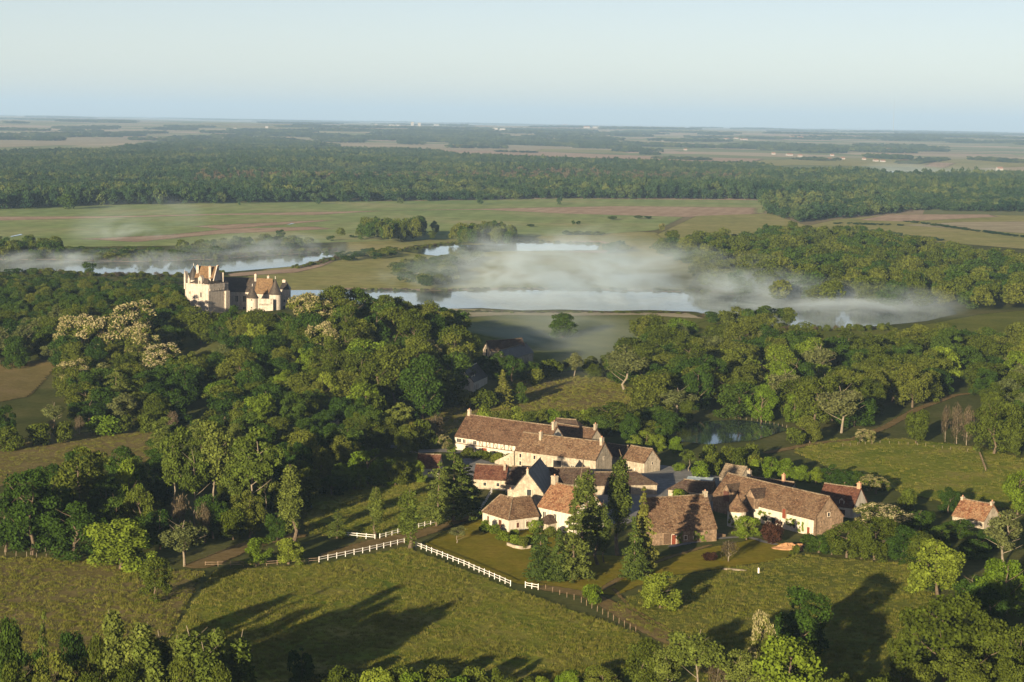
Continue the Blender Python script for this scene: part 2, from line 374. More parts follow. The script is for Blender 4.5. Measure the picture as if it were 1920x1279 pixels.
# near meadows, lawn, tracks
FRONT = [(345, 1150), (400, 1070), (600, 1058), (760, 1026), (800, 1040), (955, 1102), (1190, 1185), (1235, 1215), (1180, 1320), (1100, 1400), (180, 1420)]
LEFTM = [(-120, 1040), (100, 1048), (230, 1058), (330, 1070), (390, 1070), (345, 1150), (300, 1240), (200, 1420), (-200, 1420)]
RIGHTM = [(1130, 1140), (1260, 1080), (1400, 1060), (1500, 1040), (1720, 1060), (1760, 1130), (1700, 1250), (1560, 1330), (1250, 1320), (1240, 1210)]
UPLEFT = [(-150, 840), (100, 815), (290, 805), (330, 830), (300, 865), (150, 880), (0, 915), (-150, 950)]
MIDF = [(700, 800), (820, 770), (900, 740), (1000, 708), (1130, 704), (1190, 730), (1180, 790), (1050, 780), (900, 790), (800, 830)]
SHADE = [(760, 590), (900, 582), (1300, 586), (1340, 600), (1190, 640), (1150, 690), (1050, 700), (940, 690), (860, 660)]
PADD = [(1480, 845), (1560, 822), (1700, 822), (1850, 840), (1960, 870), (1960, 960), (1780, 950), (1600, 900)]
GARD = [(560, 930), (760, 895), (900, 930), (905, 960), (760, 1005), (640, 1012), (570, 1000)]
sheet('meadow', [(1290, 590), (1420, 612), (1500, 622), (1680, 618), (1830, 590), (1940, 580), (1960, 660), (1700, 650), (1300, 640), (1180, 640)], MT['meadow_green'], res=2.5, edge=4)
sheet('meadow', FRONT, MT['meadow'], res=1.0, edge=1.5)
sheet('meadow', LEFTM, MT['meadow_dry'], res=1.2, edge=2.5)
sheet('meadow', RIGHTM, MT['meadow_green'], res=1.2, edge=2.5)
sheet('meadow', UPLEFT, MT['meadow_dry'], res=1.5, edge=3)
sheet('meadow', MIDF, MT['meadow_dry'], res=1.5, edge=4)
sheet('meadow', SHADE, MT['meadow_green'], res=2.5, edge=5)
sheet('meadow', PADD, MT['meadow'], res=1.5, edge=4)
sheet('meadow', GARD, MT['meadow'], res=1.2, edge=3)
sheet('meadow', [(-100, 690), (100, 672), (110, 690), (60, 745), (-100, 775)], MT['meadow_dry'], res=1.5, edge=4)
LAWN = [(790, 1022), (820, 1000), (900, 972), (960, 990), (1020, 995), (1100, 1040), (1230, 1045), (1420, 1010), (1500, 1025), (1480, 1050), (1400, 1062), (1240, 1085), (1160, 1120), (1060, 1110), (960, 1096)]
sheet('lawn', LAWN, MT['lawn'], res=1.0, edge=2)
sheet('lawn', [(690, 1012), (760, 1000), (890, 962), (905, 970), (800, 1008), (760, 1022), (600, 1050), (590, 1040)], MT['track'], res=.8, edge=2.5)
sheet('track', [(1025, 1104), (1100, 1116), (1150, 1140), (1200, 1172), (1280, 1215), (1340, 1260)], MT['track'], res=.6, edge=2.0, line=3.0)
sheet('track', [(1330, 1024), (1250, 1048), (1180, 1075), (1120, 1112)], MT['track'], res=.6, edge=1.6, line=1.3)
sheet('track', [(1150, 1105), (1180, 1140), (1260, 1185), (1320, 1220)], MT['track'], res=.5, edge=1.2, line=.8)
sheet('track', [(1260, 1026), (1330, 1012), (1400, 1008), (1450, 1022)], MT['gravel'], res=.6, edge=1.6, line=1.4)
sheet('track', [(1440, 850), (1530, 832), (1600, 825), (1660, 802), (1720, 768), (1790, 742), (1830, 738)], MT['track'], res=.8, edge=1.8, line=2.2)
sheet('road', [(372, 1062), (405, 1050), (450, 1030), (500, 1015), (550, 1006)], MT['track'], res=.8, edge=2, line=3.6)
sheet('road', [(740, 838), (780, 848), (830, 846), (880, 850)], MT['gravel'], res=.8, edge=2, line=3.5)
sheet('yard', [(1080, 930), (1200, 905), (1195, 890), (1235, 872), (1280, 878), (1330, 890), (1400, 905), (1340, 960), (1240, 960), (1180, 985), (1090, 985)], MT['gravel'], res=1, edge=2)
sheet('yard', [(880, 915), (960, 925), (1000, 918), (1130, 895), (1150, 870), (1100, 880), (960, 880), (900, 860), (860, 860), (870, 890)], MT['gravel'], res=1, edge=2)

# water
def water_material():
    mt, nt = newmat('still_water'); pos = wpos(nt)
    n = nd(nt, 'TexNoise', Vector=nd(nt, 'Mapping', Vector=pos, Scale=(.25, .6, 1)).outputs[0], Scale=1.0, Detail=3.0)
    bp = nd(nt, 'Bump', Strength=.025, Distance=.05, Height=n)
    b = nd(nt, 'BsdfPrincipled', Base_Color=(.025, .04, .045), Roughness=.06, IOR=1.333, Normal=bp); b.inputs['Specular IOR Level'].default_value = 1.0
    out(nt, edge_mask(nt, b, .08, .5)); return mt
MT['water'] = water_material()
LAKE1 = [(-80, 488), (15, 490), (100, 489), (250, 493), (400, 488), (500, 481), (560, 476), (640, 473), (645, 479), (600, 490), (560, 500), (420, 512), (330, 517), (200, 516), (60, 510), (-80, 512)]
LAKE2 = [(740, 471), (775, 460), (850, 458), (900, 460), (1000, 455), (1128, 460), (1124, 470), (930, 472), (870, 478), (840, 483), (800, 479)]
LAKE3 = [(500, 545), (640, 544), (800, 547), (1000, 544), (1280, 549), (1500, 560), (1790, 576), (1800, 590), (1740, 604), (1660, 612), (1580, 620), (1500, 617), (1440, 612), (1400, 603), (1340, 596), (1300, 586), (1220, 583), (1140, 585), (1050, 582), (980, 584), (900, 579), (840, 581), (800, 577), (745, 579), (680, 572), (560, 568), (500, 562)]
for pp, e in ((LAKE1, 5), (LAKE2, 5), (LAKE3, 5)): sheet('lake', pp, MT['water'], res=3, edge=e)
sheet('lake', [(1630, 324), (1660, 321), (1760, 326), (1700, 331)], MT['water'], edge=20)
sheet('pond', [(258, 552), (280, 545), (345, 548), (345, 566), (270, 566)], MT['water'], res=1.5, edge=3)
sheet('pond', [(20, 446), (45, 441), (42, 438), (15, 444)], MT['water'], edge=4)
sheet('pond', [(530, 424), (555, 420), (545, 419)], MT['water'], edge=4)
sheet('pond', [(1250, 812), (1300, 792), (1380, 788), (1460, 796), (1480, 808), (1420, 828), (1330, 836), (1270, 830)], MT['water'], res=1, edge=2)
sheet('bank', [(1040, 472), (1130, 470), (1150, 462), (1120, 455), (1060, 456), (1060, 453), (1130, 452), (1165, 462), (1140, 476)], MT['brownfield'], res=2, edge=4)

sheet('bank', [(560, 503), (600, 494), (640, 482), (645, 477), (652, 480), (610, 500), (560, 512), (430, 520), (420, 514)], MT['brownfield'], res=2, edge=5)
sheet('bank', [(745, 581), (800, 578), (900, 581), (980, 586), (1050, 584), (1140, 587), (1290, 587), (1330, 600), (1200, 592), (1050, 594), (950, 592), (860, 597), (740, 588)], MT['palefield'], res=1.5, edge=4)
sheet('bank', [(640, 544), (800, 547), (1000, 544), (1280, 549), (1280, 545), (1000, 540), (800, 543), (640, 540)], MT['brownfield'], res=2, edge=5)
sheet('bank', [(-60, 488), (100, 489), (250, 493), (400, 488), (500, 481), (640, 473), (640, 469), (500, 476), (380, 482), (250, 486), (100, 482), (-60, 482)], MT['brownfield'], res=3, edge=6)

# thin pale and green field strips on the far plain
fr = random.Random(17)
for k in range(46):
    px = fr.uniform(-100, 1950); t = fr.random(); py = 236 + 44 * t ** 1.5 + (px - 960) * .0167; L = fr.uniform(60, 260) * (.5 + t); hh = fr.uniform(.8, 2.2) * (.5 + t * 1.6)
    if py > 262 and px < 700 and px + L > 250: continue
    sl = .0167 * L + fr.uniform(-1, 1)
    sheet('field', [(px, py), (px + L, py + sl), (px + L + fr.uniform(-20, 20), py + sl + hh), (px + fr.uniform(-20, 20), py + hh)], MT[fr.choice(('palefield', 'palefield', 'brownfield', 'olivefield', 'greenfield'))], edge=30)

# ------------------------------------------------------------------ buildings
def window(parent, x, y, z, w, h, face='front', pane='glass', frame='frame', name='window', fw=.10):
    """opening centred at x (or y on a gable), sill height z; a proud surround with a pane set back in it"""
    if face == 'front':
        o = MB().box(x - w / 2 - fw, x + w / 2 + fw, y - .07, y + .03, z - fw, z).box(x - w / 2 - fw, x + w / 2 + fw, y - .07, y + .03, z + h, z + h + fw).box(x - w / 2 - fw, x - w / 2, y - .068, y + .03, z, z + h).box(x + w / 2, x + w / 2 + fw, y - .068, y + .03, z, z + h).build(name, MT[frame], parent)
        MB().box(x - w / 2, x + w / 2, y - .02, y + .03, z, z + h).build('pane' if pane == 'glass' else 'panel', MT[pane], o)
        if w > .8 and pane == 'glass': MB().box(x - .035, x + .035, y - .05, y - .022, z, z + h).build('mullion', MT[frame], o)
    else:
        s = 1 if face == 'right' else -1
        def bx(mb, y0, y1, x0, x1, z0, z1): return mb.box(min(x + s * x0, x + s * x1), max(x + s * x0, x + s * x1), y0, y1, z0, z1)
        mb = MB(); bx(mb, y - w / 2 - fw, y + w / 2 + fw, -.03, .07, z - fw, z); bx(mb, y - w / 2 - fw, y + w / 2 + fw, -.03, .07, z + h, z + h + fw)
        bx(mb, y - w / 2 - fw, y - w / 2, -.03, .068, z, z + h); bx(mb, y + w / 2, y + w / 2 + fw, -.03, .068, z, z + h)
        o = mb.build(name, MT[frame], parent); mb = MB(); bx(mb, y - w / 2, y + w / 2, -.03, .02, z, z + h); mb.build('pane' if pane == 'glass' else 'panel', MT[pane], o)
    return o
def door(parent, x, y, z, w, h, mat='browndoor', face='front', frame='frame'):
    return window(parent, x, y, z, w, h, face, mat, frame, 'door')
def roof_slab(mb, L, y0, z0, y1, z1, ov, th=.2, nx=14, ny=5, rng=None, x0=0.0):
    """one roof slope as a slightly uneven slab from eave (y0,z0) to ridge (y1,z1)"""
    rng = rng or np.random.default_rng(1)
    v = []; sl = np.hypot(y1 - y0, z1 - z0); ny_, nz_ = -(z1 - z0) / sl, (y1 - y0) / sl
    if nz_ < 0: ny_, nz_ = -ny_, -nz_
    xs = np.linspace(x0 - ov, x0 + L + ov, nx + 1)
    for j in range(ny + 1):
        t = j / ny
        for i, x in enumerate(xs):
            e = (rng.random() - .5) * .10 - .10 * math.sin(math.pi * i / nx) * t
            v.append((x, y0 + (y1 - y0) * t + ny_ * e, z0 + (z1 - z0) * t + nz_ * e))
    n = len(v); v += [(a, b - ny_ * th, c - nz_ * th) for a, b, c in v]
    f = []; I = lambda i, j: j * (nx + 1) + i
    flip = y1 < y0
    for j in range(ny):
        for i in range(nx):
            q = (I(i, j), I(i + 1, j), I(i + 1, j + 1), I(i, j + 1)); f.append(q[::-1] if flip else q); q2 = tuple(n + k for k in q); f.append(q2 if flip else q2[::-1])
    for i in range(nx):
        f += [(I(i, 0), n + I(i, 0), n + I(i + 1, 0), I(i + 1, 0)), (I(i, ny), I(i + 1, ny), n + I(i + 1, ny), n + I(i, ny))]
    for j in range(ny):
        f += [(I(0, j), I(0, j + 1), n + I(0, j + 1), n + I(0, j)), (I(nx, j), n + I(nx, j), n + I(nx, j + 1), I(nx, j + 1))]
    mb.add(v, f)
def chimney(roof, x, y, z0, z1, w=.9, d=.7, mat='stone'):
    c = MB().box(x - w / 2, x + w / 2, y - d / 2, y + d / 2, z0, z1).box(x - w / 2 - .08, x + w / 2 + .08, y - d / 2 - .08, y + d / 2 + .08, z1 - .32, z1 - .12).build('chimney', MT[mat], roof)
    MB().lathe([(.16, z1), (.16, z1 + .35), (.11, z1 + .35)], 8, (x, y)).build('chimney_pot', MT['brick'], c); return c
HN = [0]
def house(name, label, cat, A, B, ridge_row, hw, pitch=47, roof='tile', wall='stone', hipL=0., hipR=0., W=None, ov=.28, group=None, ridge='tile_pale', base=None):
    """A, B: photo positions of the two ends of the near eave; the depth follows from the ridge's row"""
    HN[0] += 1; rng = np.random.default_rng(HN[0])
    if base is None:
        base = 0.0
        for _ in range(4): q_ = Pz(*A, hw + base); base = float(hgt(q_[0], q_[1]))
    a = Pz(*A, hw + base); b = Pz(*B, hw + base); dv = (b - a)[:2]; L = float(np.hypot(*dv)); ang = math.atan2(dv[1], dv[0])
    nrm = np.array([-dv[1], dv[0]]) / L; tp = math.tan(math.radians(pitch)); mid = (a[:2] + b[:2]) / 2
    if W is None:
        lo, hi = 1.5, 26.
        for _ in range(40):
            w = (lo + hi) / 2; r = proj((*(mid + nrm * w / 2), hw + base + w / 2 * tp))[1]
            if r > ridge_row: lo = w
            else: hi = w
        W = (lo + hi) / 2
    hr = W / 2 * tp
    root = empty(name, (a[0], a[1], base), ang, label, cat, group)
    # walls
    mb = MB(); gl = 0 if hipL else 1; gr = 0 if hipR else 1
    v = [(0, 0, -.6), (L, 0, -.6), (L, W, -.6), (0, W, -.6), (0, 0, hw), (L, 0, hw), (L, W, hw), (0, W, hw), (0, W / 2, hw + hr - .12), (L, W / 2, hw + hr - .12)]
    f = [(0, 1, 5, 4), (2, 3, 7, 6)] + [(1, 2, 6, 9, 5) if gr else (1, 2, 6, 5), (3, 0, 4, 8, 7) if gl else (3, 0, 4, 7)]
    mb.add(v, f).build('wall', MT[wall], root)
    z0 = hw - ov * tp * .8; rz = hw + hr + .12
    mb = MB()
    if not hipL and not hipR:
        roof_slab(mb, L, -ov, z0 + .12, W / 2, rz, .12, rng=rng); roof_slab(mb, L, W + ov, z0 + .12, W / 2, rz, .12, rng=rng)
    else:
        o = ov; x0, x1 = (-o if hipL else -.12), L + (o if hipR else .12)
        rx0, rx1 = (hipL if hipL else -.12), L - (hipR if hipR else -.12)
        v = [(x0, -o, z0), (x1, -o, z0), (x1, W + o, z0), (x0, W + o, z0), (rx0, W / 2, rz), (rx1, W / 2, rz)]
        v += [(q[0], q[1], q[2] - .2) for q in v[:4]]
        f = [(0, 1, 5, 4), (2, 3, 4, 5), (1, 2, 5), (3, 0, 4), (0, 6, 7, 1), (1, 7, 8, 2), (2, 8, 9, 3), (3, 9, 6, 0), (6, 9, 8, 7)]
        mb.add(v, f)
    ro = mb.build('roof', MT[roof], root)
    rx0 = hipL if hipL else -.1; rx1 = L - (hipR if hipR else -.1)
    if ridge:
        n = max(2, int((rx1 - rx0) / 3.0)); pts = [(rx0 + (rx1 - rx0) * i / n, W / 2, rz + .02 - .09 * math.sin(math.pi * i / n)) for i in range(n + 1)]
        MB().tube(pts, [.17] * len(pts), 6).build('ridge_tiles', MT[ridge], ro)
    return dict(root=root, roof=ro, L=L, W=W, hw=hw, hr=hr, top=hw + hr, wallmat=wall, ang=ang)
def dormer(h, x, w, y, z, ht, front='reddoor', roof='tile', depth=None):
    """small gabled dormer rising from the near roof slope, its front at depth y"""
    r = h['roof']; tp = h['hr'] / (h['W'] / 2); depth = depth or ht / tp + .9
    d = MB().add([(x - w / 2, y, z), (x + w / 2, y, z), (x + w / 2, y, z + ht), (x, y, z + ht + w * .55), (x - w / 2, y, z + ht), (x - w / 2, y + depth, z), (x + w / 2, y + depth, z), (x + w / 2, y + depth, z + ht), (x, y + depth, z + ht + w * .55), (x - w / 2, y + depth, z + ht)],
                 [(0, 1, 2, 3, 4), (1, 6, 7, 2), (0, 4, 9, 5), (2, 7, 8, 3), (3, 8, 9, 4)]).build('dormer', MT[h['wallmat']], r)
    o = .15; rd = (w / 2 + o); pk = z + ht + w * .55 + .1; ez = z + ht - o * 1.1 + .1
    MB().add([(x - rd, y - o, ez), (x, y - o, pk), (x + rd, y - o, ez), (x - rd, y + depth, ez), (x, y + depth, pk), (x + rd, y + depth, ez), (x - rd, y - o, ez - .1), (x, y - o, pk - .1), (x + rd, y - o, ez - .1), (x - rd, y + depth, ez - .1), (x, y + depth, pk - .1), (x + rd, y + depth, ez - .1)],
             [(0, 1, 4, 3), (1, 2, 5, 4), (6, 9, 10, 7), (7, 10, 11, 8), (0, 6, 7, 1), (1, 7, 8, 2), (0, 3, 9, 6), (2, 8, 11, 5)]).build('dormer_roof', MT[roof], r)
    MB().box(x - w * .36, x + w * .36, y - .05, y + .02, z + .1, z + ht).build('hatch', MT[front], r)
    return d

# -- the farm hamlet
H = house('half_timbered_barn', 'long tiled farmhouse with half-timbered upper wall and pale plaster below', 'farmhouse', (853, 818), (1022, 842), 788.5, 4.0, roof='tile_brown', wall='render')
r, L = H['root'], H['L']; HB1 = H
chimney(H['roof'], .8, H['W'] / 2, H['top'] - .8, H['top'] + 1.6); chimney(H['roof'], L - .8, H['W'] / 2 - .4, H['top'] - 1, H['top'] + 1.4, .7, 1.4)
MB().box(0, L, -.06, .02, 2.0, 2.22).build('timber', MT['timber'], r); MB().box(8, L, -.062, .02, 3.55, 3.75).build('timber', MT['timber'], r)
for x in list(np.arange(9.2, L - .3, 1.35)): MB().box(x - .1, x + .1, -.065, .02, 2.22, 3.55).build('timber', MT['timber'], r)
for k, x in enumerate(np.arange(9.9, L - .8, 2.7)):
    s = .45 if k % 2 else -.45
    MB().add([(x - s - .09, -.058, 2.22), (x - s + .09, -.058, 2.22), (x + s + .09, -.058, 3.55), (x + s - .09, -.058, 3.55), (x - s - .09, .02, 2.22), (x - s + .09, .02, 2.22), (x + s + .09, .02, 3.55), (x + s - .09, .02, 3.55)], [(0, 1, 2, 3), (4, 7, 6, 5), (0, 4, 5, 1), (1, 5, 6, 2), (2, 6, 7, 3), (3, 7, 4, 0)]).build('brace', MT['timber'], r)
window(r, 1.6, 0, 2.4, 1.6, 1.1); window(r, 3.6, 0, 2.4, 1.0, 1.1); window(r, 7.6, 0, 2.4, 1.2, 1.1)
door(r, 4.6, 0, 0, 1.2, 1.75, 'dark'); window(r, 7.9, 0, .8, .8, .6, pane='dark'); door(r, 11.2, 0, 0, 1.9, 1.8, 'reddoor'); window(r, 15, 0, .8, .7, .6)
H = house('barn_extension', 'low tiled range joined to the half-timbered farmhouse, chimney at its end', 'farmhouse', (1024, 817), (1105, 829), 804.5, 3.2, W=6.5, roof='tile_brown')
chimney(H['roof'], H['L'] - .5, H['W'] / 2, H['top'] - .8, H['top'] + 1.5, .7, .9); window(H['root'], 2.5, 0, 1, .9, 1.2)
H = house('stone_barn', 'big stone barn with mottled tile roof and two chimneys above the yard', 'barn', (966, 844), (1117, 863), 820, 4.6, roof='tile', wall='stone')
r, L, W = H['root'], H['L'], H['W']
chimney(H['roof'], L * .24, W / 2 - 1, H['top'] - 2, H['top'] + 1.0, .7, .8); chimney(H['roof'], L - .6, W / 2 - .3, H['top'] - 1, H['top'] + 1.3, .7, 1.2)
for x, z in ((1.8, 2.7), (6.5, 2.7), (1.8, .6)): window(r, x, 0, z, .7, 1.1, pane='dark')
door(r, L * .53, 0, 0, 2.6, 3.2, 'dark'); window(r, L * .72, 0, 1.2, .9, 1.2); window(r, L, W / 2, 4.2, .7, .9, 'right')
MB().add([(-6.5, -.5, -.3), (0, -.5, -.3), (0, -.5, 4.2), (-1.2, -.5, 3.6), (-6.5, -.5, .9), (-6.5, .1, -.3), (0, .1, -.3), (0, .1, 4.2), (-1.2, .1, 3.6), (-6.5, .1, .9)], [(0, 1, 2, 3, 4), (9, 8, 7, 6, 5), (4, 3, 8, 9), (3, 2, 7, 8), (0, 4, 9, 5)]).build('buttress_wall', MT['stone'], r)
H = house('tile_shed', 'small stone outbuilding with a lit tile roof and pale gable beside the yard', 'shed', (1168, 861), (1208, 868), 839, 3.0, roof='tile', wall='stone')
window(H['root'], 1.6, 0, .9, .8, .9, pane='dark'); window(H['root'], H['L'], H['W'] / 2, 2.2, .6, .7, 'right', pane='dark')
H = house('shade_toned_shed', 'low shed with a roof toned dark for shade between the big stone barn and the small outbuilding', 'shed', (1130, 852), (1168, 857), 834, 2.6, roof='tile_dull')  # dull tile colour stands in for the shadow on this roof
door(H['root'], 2, 0, 0, 1.4, 2.0, 'timber')
H = house('low_stone_range', 'low stone range with dark red roof and small chimney behind the tall pines', 'outbuilding', (888, 897), (948, 900), 872, 2.7, roof='tile_red', wall='stone')
chimney(H['roof'], H['L'] - .7, H['W'] / 2 - .8, H['top'] - 2, H['top'] + .6, .6, .6); window(H['root'], 3, 0, .9, .8, .9); window(H['root'], H['L'] - 2, 0, .9, .8, .9)
MB().box(1.2, 2.0, 1.5, 1.56, 4.0, 4.06).build('skylight', MT['glass'], H['roof'])
H = house('lean_to_barn', 'dark tiled wing leaning against the slate-roofed gable house', 'outbuilding', (948, 906), (992, 911), 877, 2.4, roof='tile_dull', wall='stone')
door(H['root'], 2.4, 0, 0, 1.6, 1.9, 'frame')
H = house('tile_cottage', 'little pale-walled outbuilding with red roof half hidden by bushes', 'outbuilding', (780, 876), (822, 878), 852, 2.5, roof='tile_red', wall='render')
window(H['root'], 3.6, 0, .8, .7, .9, pane='dark')
H = house('farm_wing', 'long low wing with a brown roof and red door under the big stone barn', 'outbuilding', (1028, 907), (1108, 907), 877.5, 2.8, roof='tile_dull', wall='stone')
door(H['root'], H['L'] - 2.6, 0, 0, 1.5, 2.1, 'reddoor'); window(H['root'], 3, 0, .9, .9, 1.1)
dormer(H, H['L'] - 3.4, 1.3, .4, 3.0, 1.0, 'dark', 'tile_dull')
H = house('open_cart_shed', 'broad open-fronted cart shed with hipped roof edging the gravel yard', 'shed', (1119, 908), (1232, 906), 885, 3.0, roof='tile_dull', wall='stone', hipR=5.0)
door(H['root'], 3.6, 0, 0, 3.0, 2.6, 'dark', frame='timber'); door(H['root'], 7.4, 0, 0, 3.0, 2.6, 'dark', frame='timber')
MB().lathe([(.07, H['top']), (.07, H['top'] + .9), (.02, H['top'] + 1.1)], 6, (H['L'] * .66, H['W'] / 2)).build('finial', MT['white'], H['roof'])
H = house('slate_gable_house', 'tall stone gable house with steep dark slate roof in the hamlet centre', 'house', (1019, 925), (1042, 899), 0, 3.8, W=8.2, pitch=52, roof='slate', wall='stone', ridge='tile_pale')
window(H['root'], 0, 3.6, 3.1, 1.1, 1.5, 'left'); chimney(H['roof'], .1, H['W'] / 2, H['top'] - .9, H['top'] + .7, .5, .5)
# -- the white house: two wings that meet at a corner under one hipped roof, and a taller block
def corner_house():
    hw = 3.25; e = [Pz(905, 958, hw), Pz(954, 973, hw), Pz(1010, 966, hw)]; O = e[1].copy()
    def toL(p): return np.array(p[:2]) - O[:2]
    e0, e1, e2 = [toL(q) for q in e]
    def inn(a, b, w): d = (b - a) / np.linalg.norm(b - a); return np.array([-d[1], d[0]]) * w
    W = 6.6; b0 = e0 + inn(e0, e1, W); b2 = e2 + inn(e1, e2, W)
    i1 = inn(e0, e1, 1.); i2 = inn(e1, e2, 1.); k = (i1 + i2); k = k / (k @ i1)          # offset of the corner per metre of depth
    b1 = e1 + k * W; m1 = e1 + k * W / 2; m0 = e0 + inn(e0, e1, W / 2) + (e1 - e0) / np.linalg.norm(e1 - e0) * 2.6; m2 = e2 + inn(e1, e2, W / 2)
    root = empty('corner_house', (O[0], O[1], 0), 0, 'white corner house with brown arched door and hipped tile roof on the lawn', 'house')
    base = [e0, e1, e2, b2, b1, b0]
    MB().prism([tuple(q) for q in base], -.6, hw).build('wall', MT['render'], root)
    hr = 4.1; rz = hw + hr; o = .3
    def ofs(q, c): d = q - c; return q + d / np.linalg.norm(d) * o
    cc = (e1 + b1) / 2; E = [ofs(q, cc) for q in base]; z = hw - .15
    v = [(*E[0], z), (*E[1], z), (*E[2], z), (*E[3], z), (*E[4], z), (*E[5], z), (*m0, rz), (*m1, rz), (*m2, rz)]
    v += [(q[0], q[1], q[2] - .22) for q in v[:6]]
    f = [(0, 1, 7, 6), (1, 2, 8, 7), (2, 3, 8), (3, 4, 7, 8), (4, 5, 6, 7), (5, 0, 6)] + [(i, 9 + i, 9 + (i + 1) % 6, (i + 1) % 6) for i in range(6)] + [(14, 13, 12, 11, 10, 9)]
    ro = MB().add(v, f).build('roof', MT['tile'], root)
    MB().tube([(*E[1], z + .05), (*m1, rz + .05)], [.14, .14], 6).tube([(*m0, rz), (*m1, rz), (*m2, rz)], [.16] * 3, 6).tube([(*E[0], z + .05), (*m0, rz + .05)], [.14, .14], 6).build('ridge_tiles', MT['tile_pale'], ro)
    c = m0 + (m1 - m0) * .75 + k * .6; chimney(ro, c[0], c[1], rz - 1, rz + 1.7, 1.3, .9)
    # openings in the two lit walls; build them in a frame along each wall
    for (p, q, items) in ((e0, e1, [('w', .22, .9, .8, 1.5), ('d', .68, .1, 1.35, 2.3)]), (e1, e2, [('w', .30, .9, .8, 1.2), ('w', .62, .9, .8, 1.2)])):
        ang = math.atan2(*(q - p)[::-1]); Lw = np.linalg.norm(q - p)
        for kind, t, zz, w, h in items:
            mtx = window(root, 0, 0, zz, w, h, pane='browndoor', name='door' if kind == 'd' else 'window')
            pos = p + (q - p) * t; mtx.location = (pos[0], pos[1], 0); mtx.rotation_euler = (0, 0, ang)
            MB().lathe([(w / 2, 0), (w / 2 - .01, .06)], 16).build('arch', MT['browndoor'], mtx, (0, -.01, zz + h)).rotation_euler = (math.pi / 2, 0, 0)
        if p is e0:
            pos = p + (q - p) * .68; d = (q - p) / Lw; n = np.array([d[1], -d[0]])
            st = MB()
            for s in range(5): st.box(-1.0, 1.0, -.45 * (s + 2), -.45 * (s + 1) + .0, -.3, .35 - .09 * s)
            st.box(-1.1, 1.1, -.45, .05, -.3, .45); s_ = st.build('door_steps', MT['stone'], root); s_.location = (pos[0], pos[1], 0); s_.rotation_euler = (0, 0, ang)
    # climbing plant frame: see shrubs
corner_house()
H = house('tall_white_house', 'tall white house with orange tile roof and stout end chimney above the conifers', 'house', (1008, 949), (1078, 964), 911.5, 4.9, pitch=46, roof='tile_orange', wall='render')
chimney(H['roof'], .45, H['W'] / 2, H['top'] - 1.5, H['top'] + 1.7, 1.3, 1.1); window(H['root'], 2.4, 0, 2.4, 1.0, 1.5); window(H['root'], 6.0, 0, 2.4, 1.0, 1.5)
MB().add([(3.0, -2.8, -.4), (6.6, -2.8, -.4), (6.6, 0, -.4), (3.0, 0, -.4), (3.0, -2.8, 1.9), (6.6, -2.8, 1.9), (6.6, 0, 1.9), (3.0, 0, 1.9)], [(0, 1, 5, 4), (1, 2, 6, 5), (3, 0, 4, 7)]).build('porch_wall', MT['stone'], H['root'])
MB().add([(2.7, -3.1, 1.85), (6.9, -3.1, 1.85), (6.9, .02, 2.0), (2.7, .02, 2.0), (4.3, -.9, 3.6), (5.3, -.9, 3.6), (4.3, .02, 3.6), (5.3, .02, 3.6)], [(0, 1, 5, 4), (1, 2, 7, 5), (3, 0, 4, 6), (4, 5, 7, 6), (0, 3, 2, 1)]).build('porch_roof', MT['tile_dull'], H['root'])
# -- the eastern barns
H = house('steep_tile_barn', 'stone barn with very steep mottled red roof sweeping down beside the conifers', 'barn', (1227, 998), (1344, 990), 931, 3.1, pitch=52, roof='tile', wall='stone_red')
r, L = H['root'], H['L']; chimney(H['roof'], L - .4, H['W'] / 2, H['top'] - 1.2, H['top'] + .9, .8, 1.0)
door(r, L * .31, 0, 0, 1.1, 2.2, 'reddoor'); window(r, L * .50, 0, .9, .7, .9, pane='timber'); window(r, L * .65, 0, .9, .7, .9, pane='timber')
MB().box(L * .15, L * .28, -.05, .02, .2, 2.6).build('planked_door', MT['timber'], r)
w = empty('garden_wall', (*P(1322, 1012)[:2], 0), H['ang'] + .25, 'sloping rubble stone wall at the end of the steep-roofed barn', 'wall')
MB().add([(-1, 0, -.3), (6.5, 0, -.3), (6.5, 0, .5), (-1, 0, 2.4), (-1, .5, -.3), (6.5, .5, -.3), (6.5, .5, .5), (-1, .5, 2.4)], [(0, 1, 2, 3), (7, 6, 5, 4), (3, 2, 6, 7), (1, 5, 6, 2), (0, 3, 7, 4)]).build('masonry', MT['stone_red'], w)
H = house('long_tile_barn', 'very long stone barn with pale lichen roof, orange gable and red doors', 'barn', (1337, 927), (1526, 974), 909, 4.1, pitch=47, roof='tile', wall='stone_red')
r, L, W = H['root'], H['L'], H['W']; HB9 = H
MB().box(L * .42, L - .02, -.05, .01, -.3, 4.0).build('limewashed_wall', MT['render'], r)
door(r, L - 1.7, -.05, 0, .95, 2.0, 'reddoor'); door(r, L * .62, -.05, 0, 1.5, 2.1, 'dark'); window(r, L * .70, -.05, .8, .8, .9); window(r, L * .55, -.05, .9, .7, .9); window(r, L * .82, -.05, .9, .6, .9)
dormer(H, L * .725, 1.35, -.25, 2.6, 2.3, 'reddoor'); dormer(H, L * .42, 3.6, -1.2, 3.4, 2.6, 'timber', 'tile_dull', depth=5.5); dormer(H, L * .17, 3.0, -1.0, 3.4, 2.6, 'browndoor', 'tile_dull', depth=5.0)
MB().box(L + .02, L + .16, .55, .72, 0, 4.6).build('downpipe', MT['timber'], r); window(r, L, W / 2, 4.4, .7, .9, 'right', pane='dark')
t = empty('dovecote', (*P(1381, 986)[:2], 0), 0, 'small round dovecote with conical tile roof and ivy on its wall', 'dovecote')
MB().lathe([(2.25, -.5), (2.25, 3.9)], 24).build('wall', MT['render'], t)
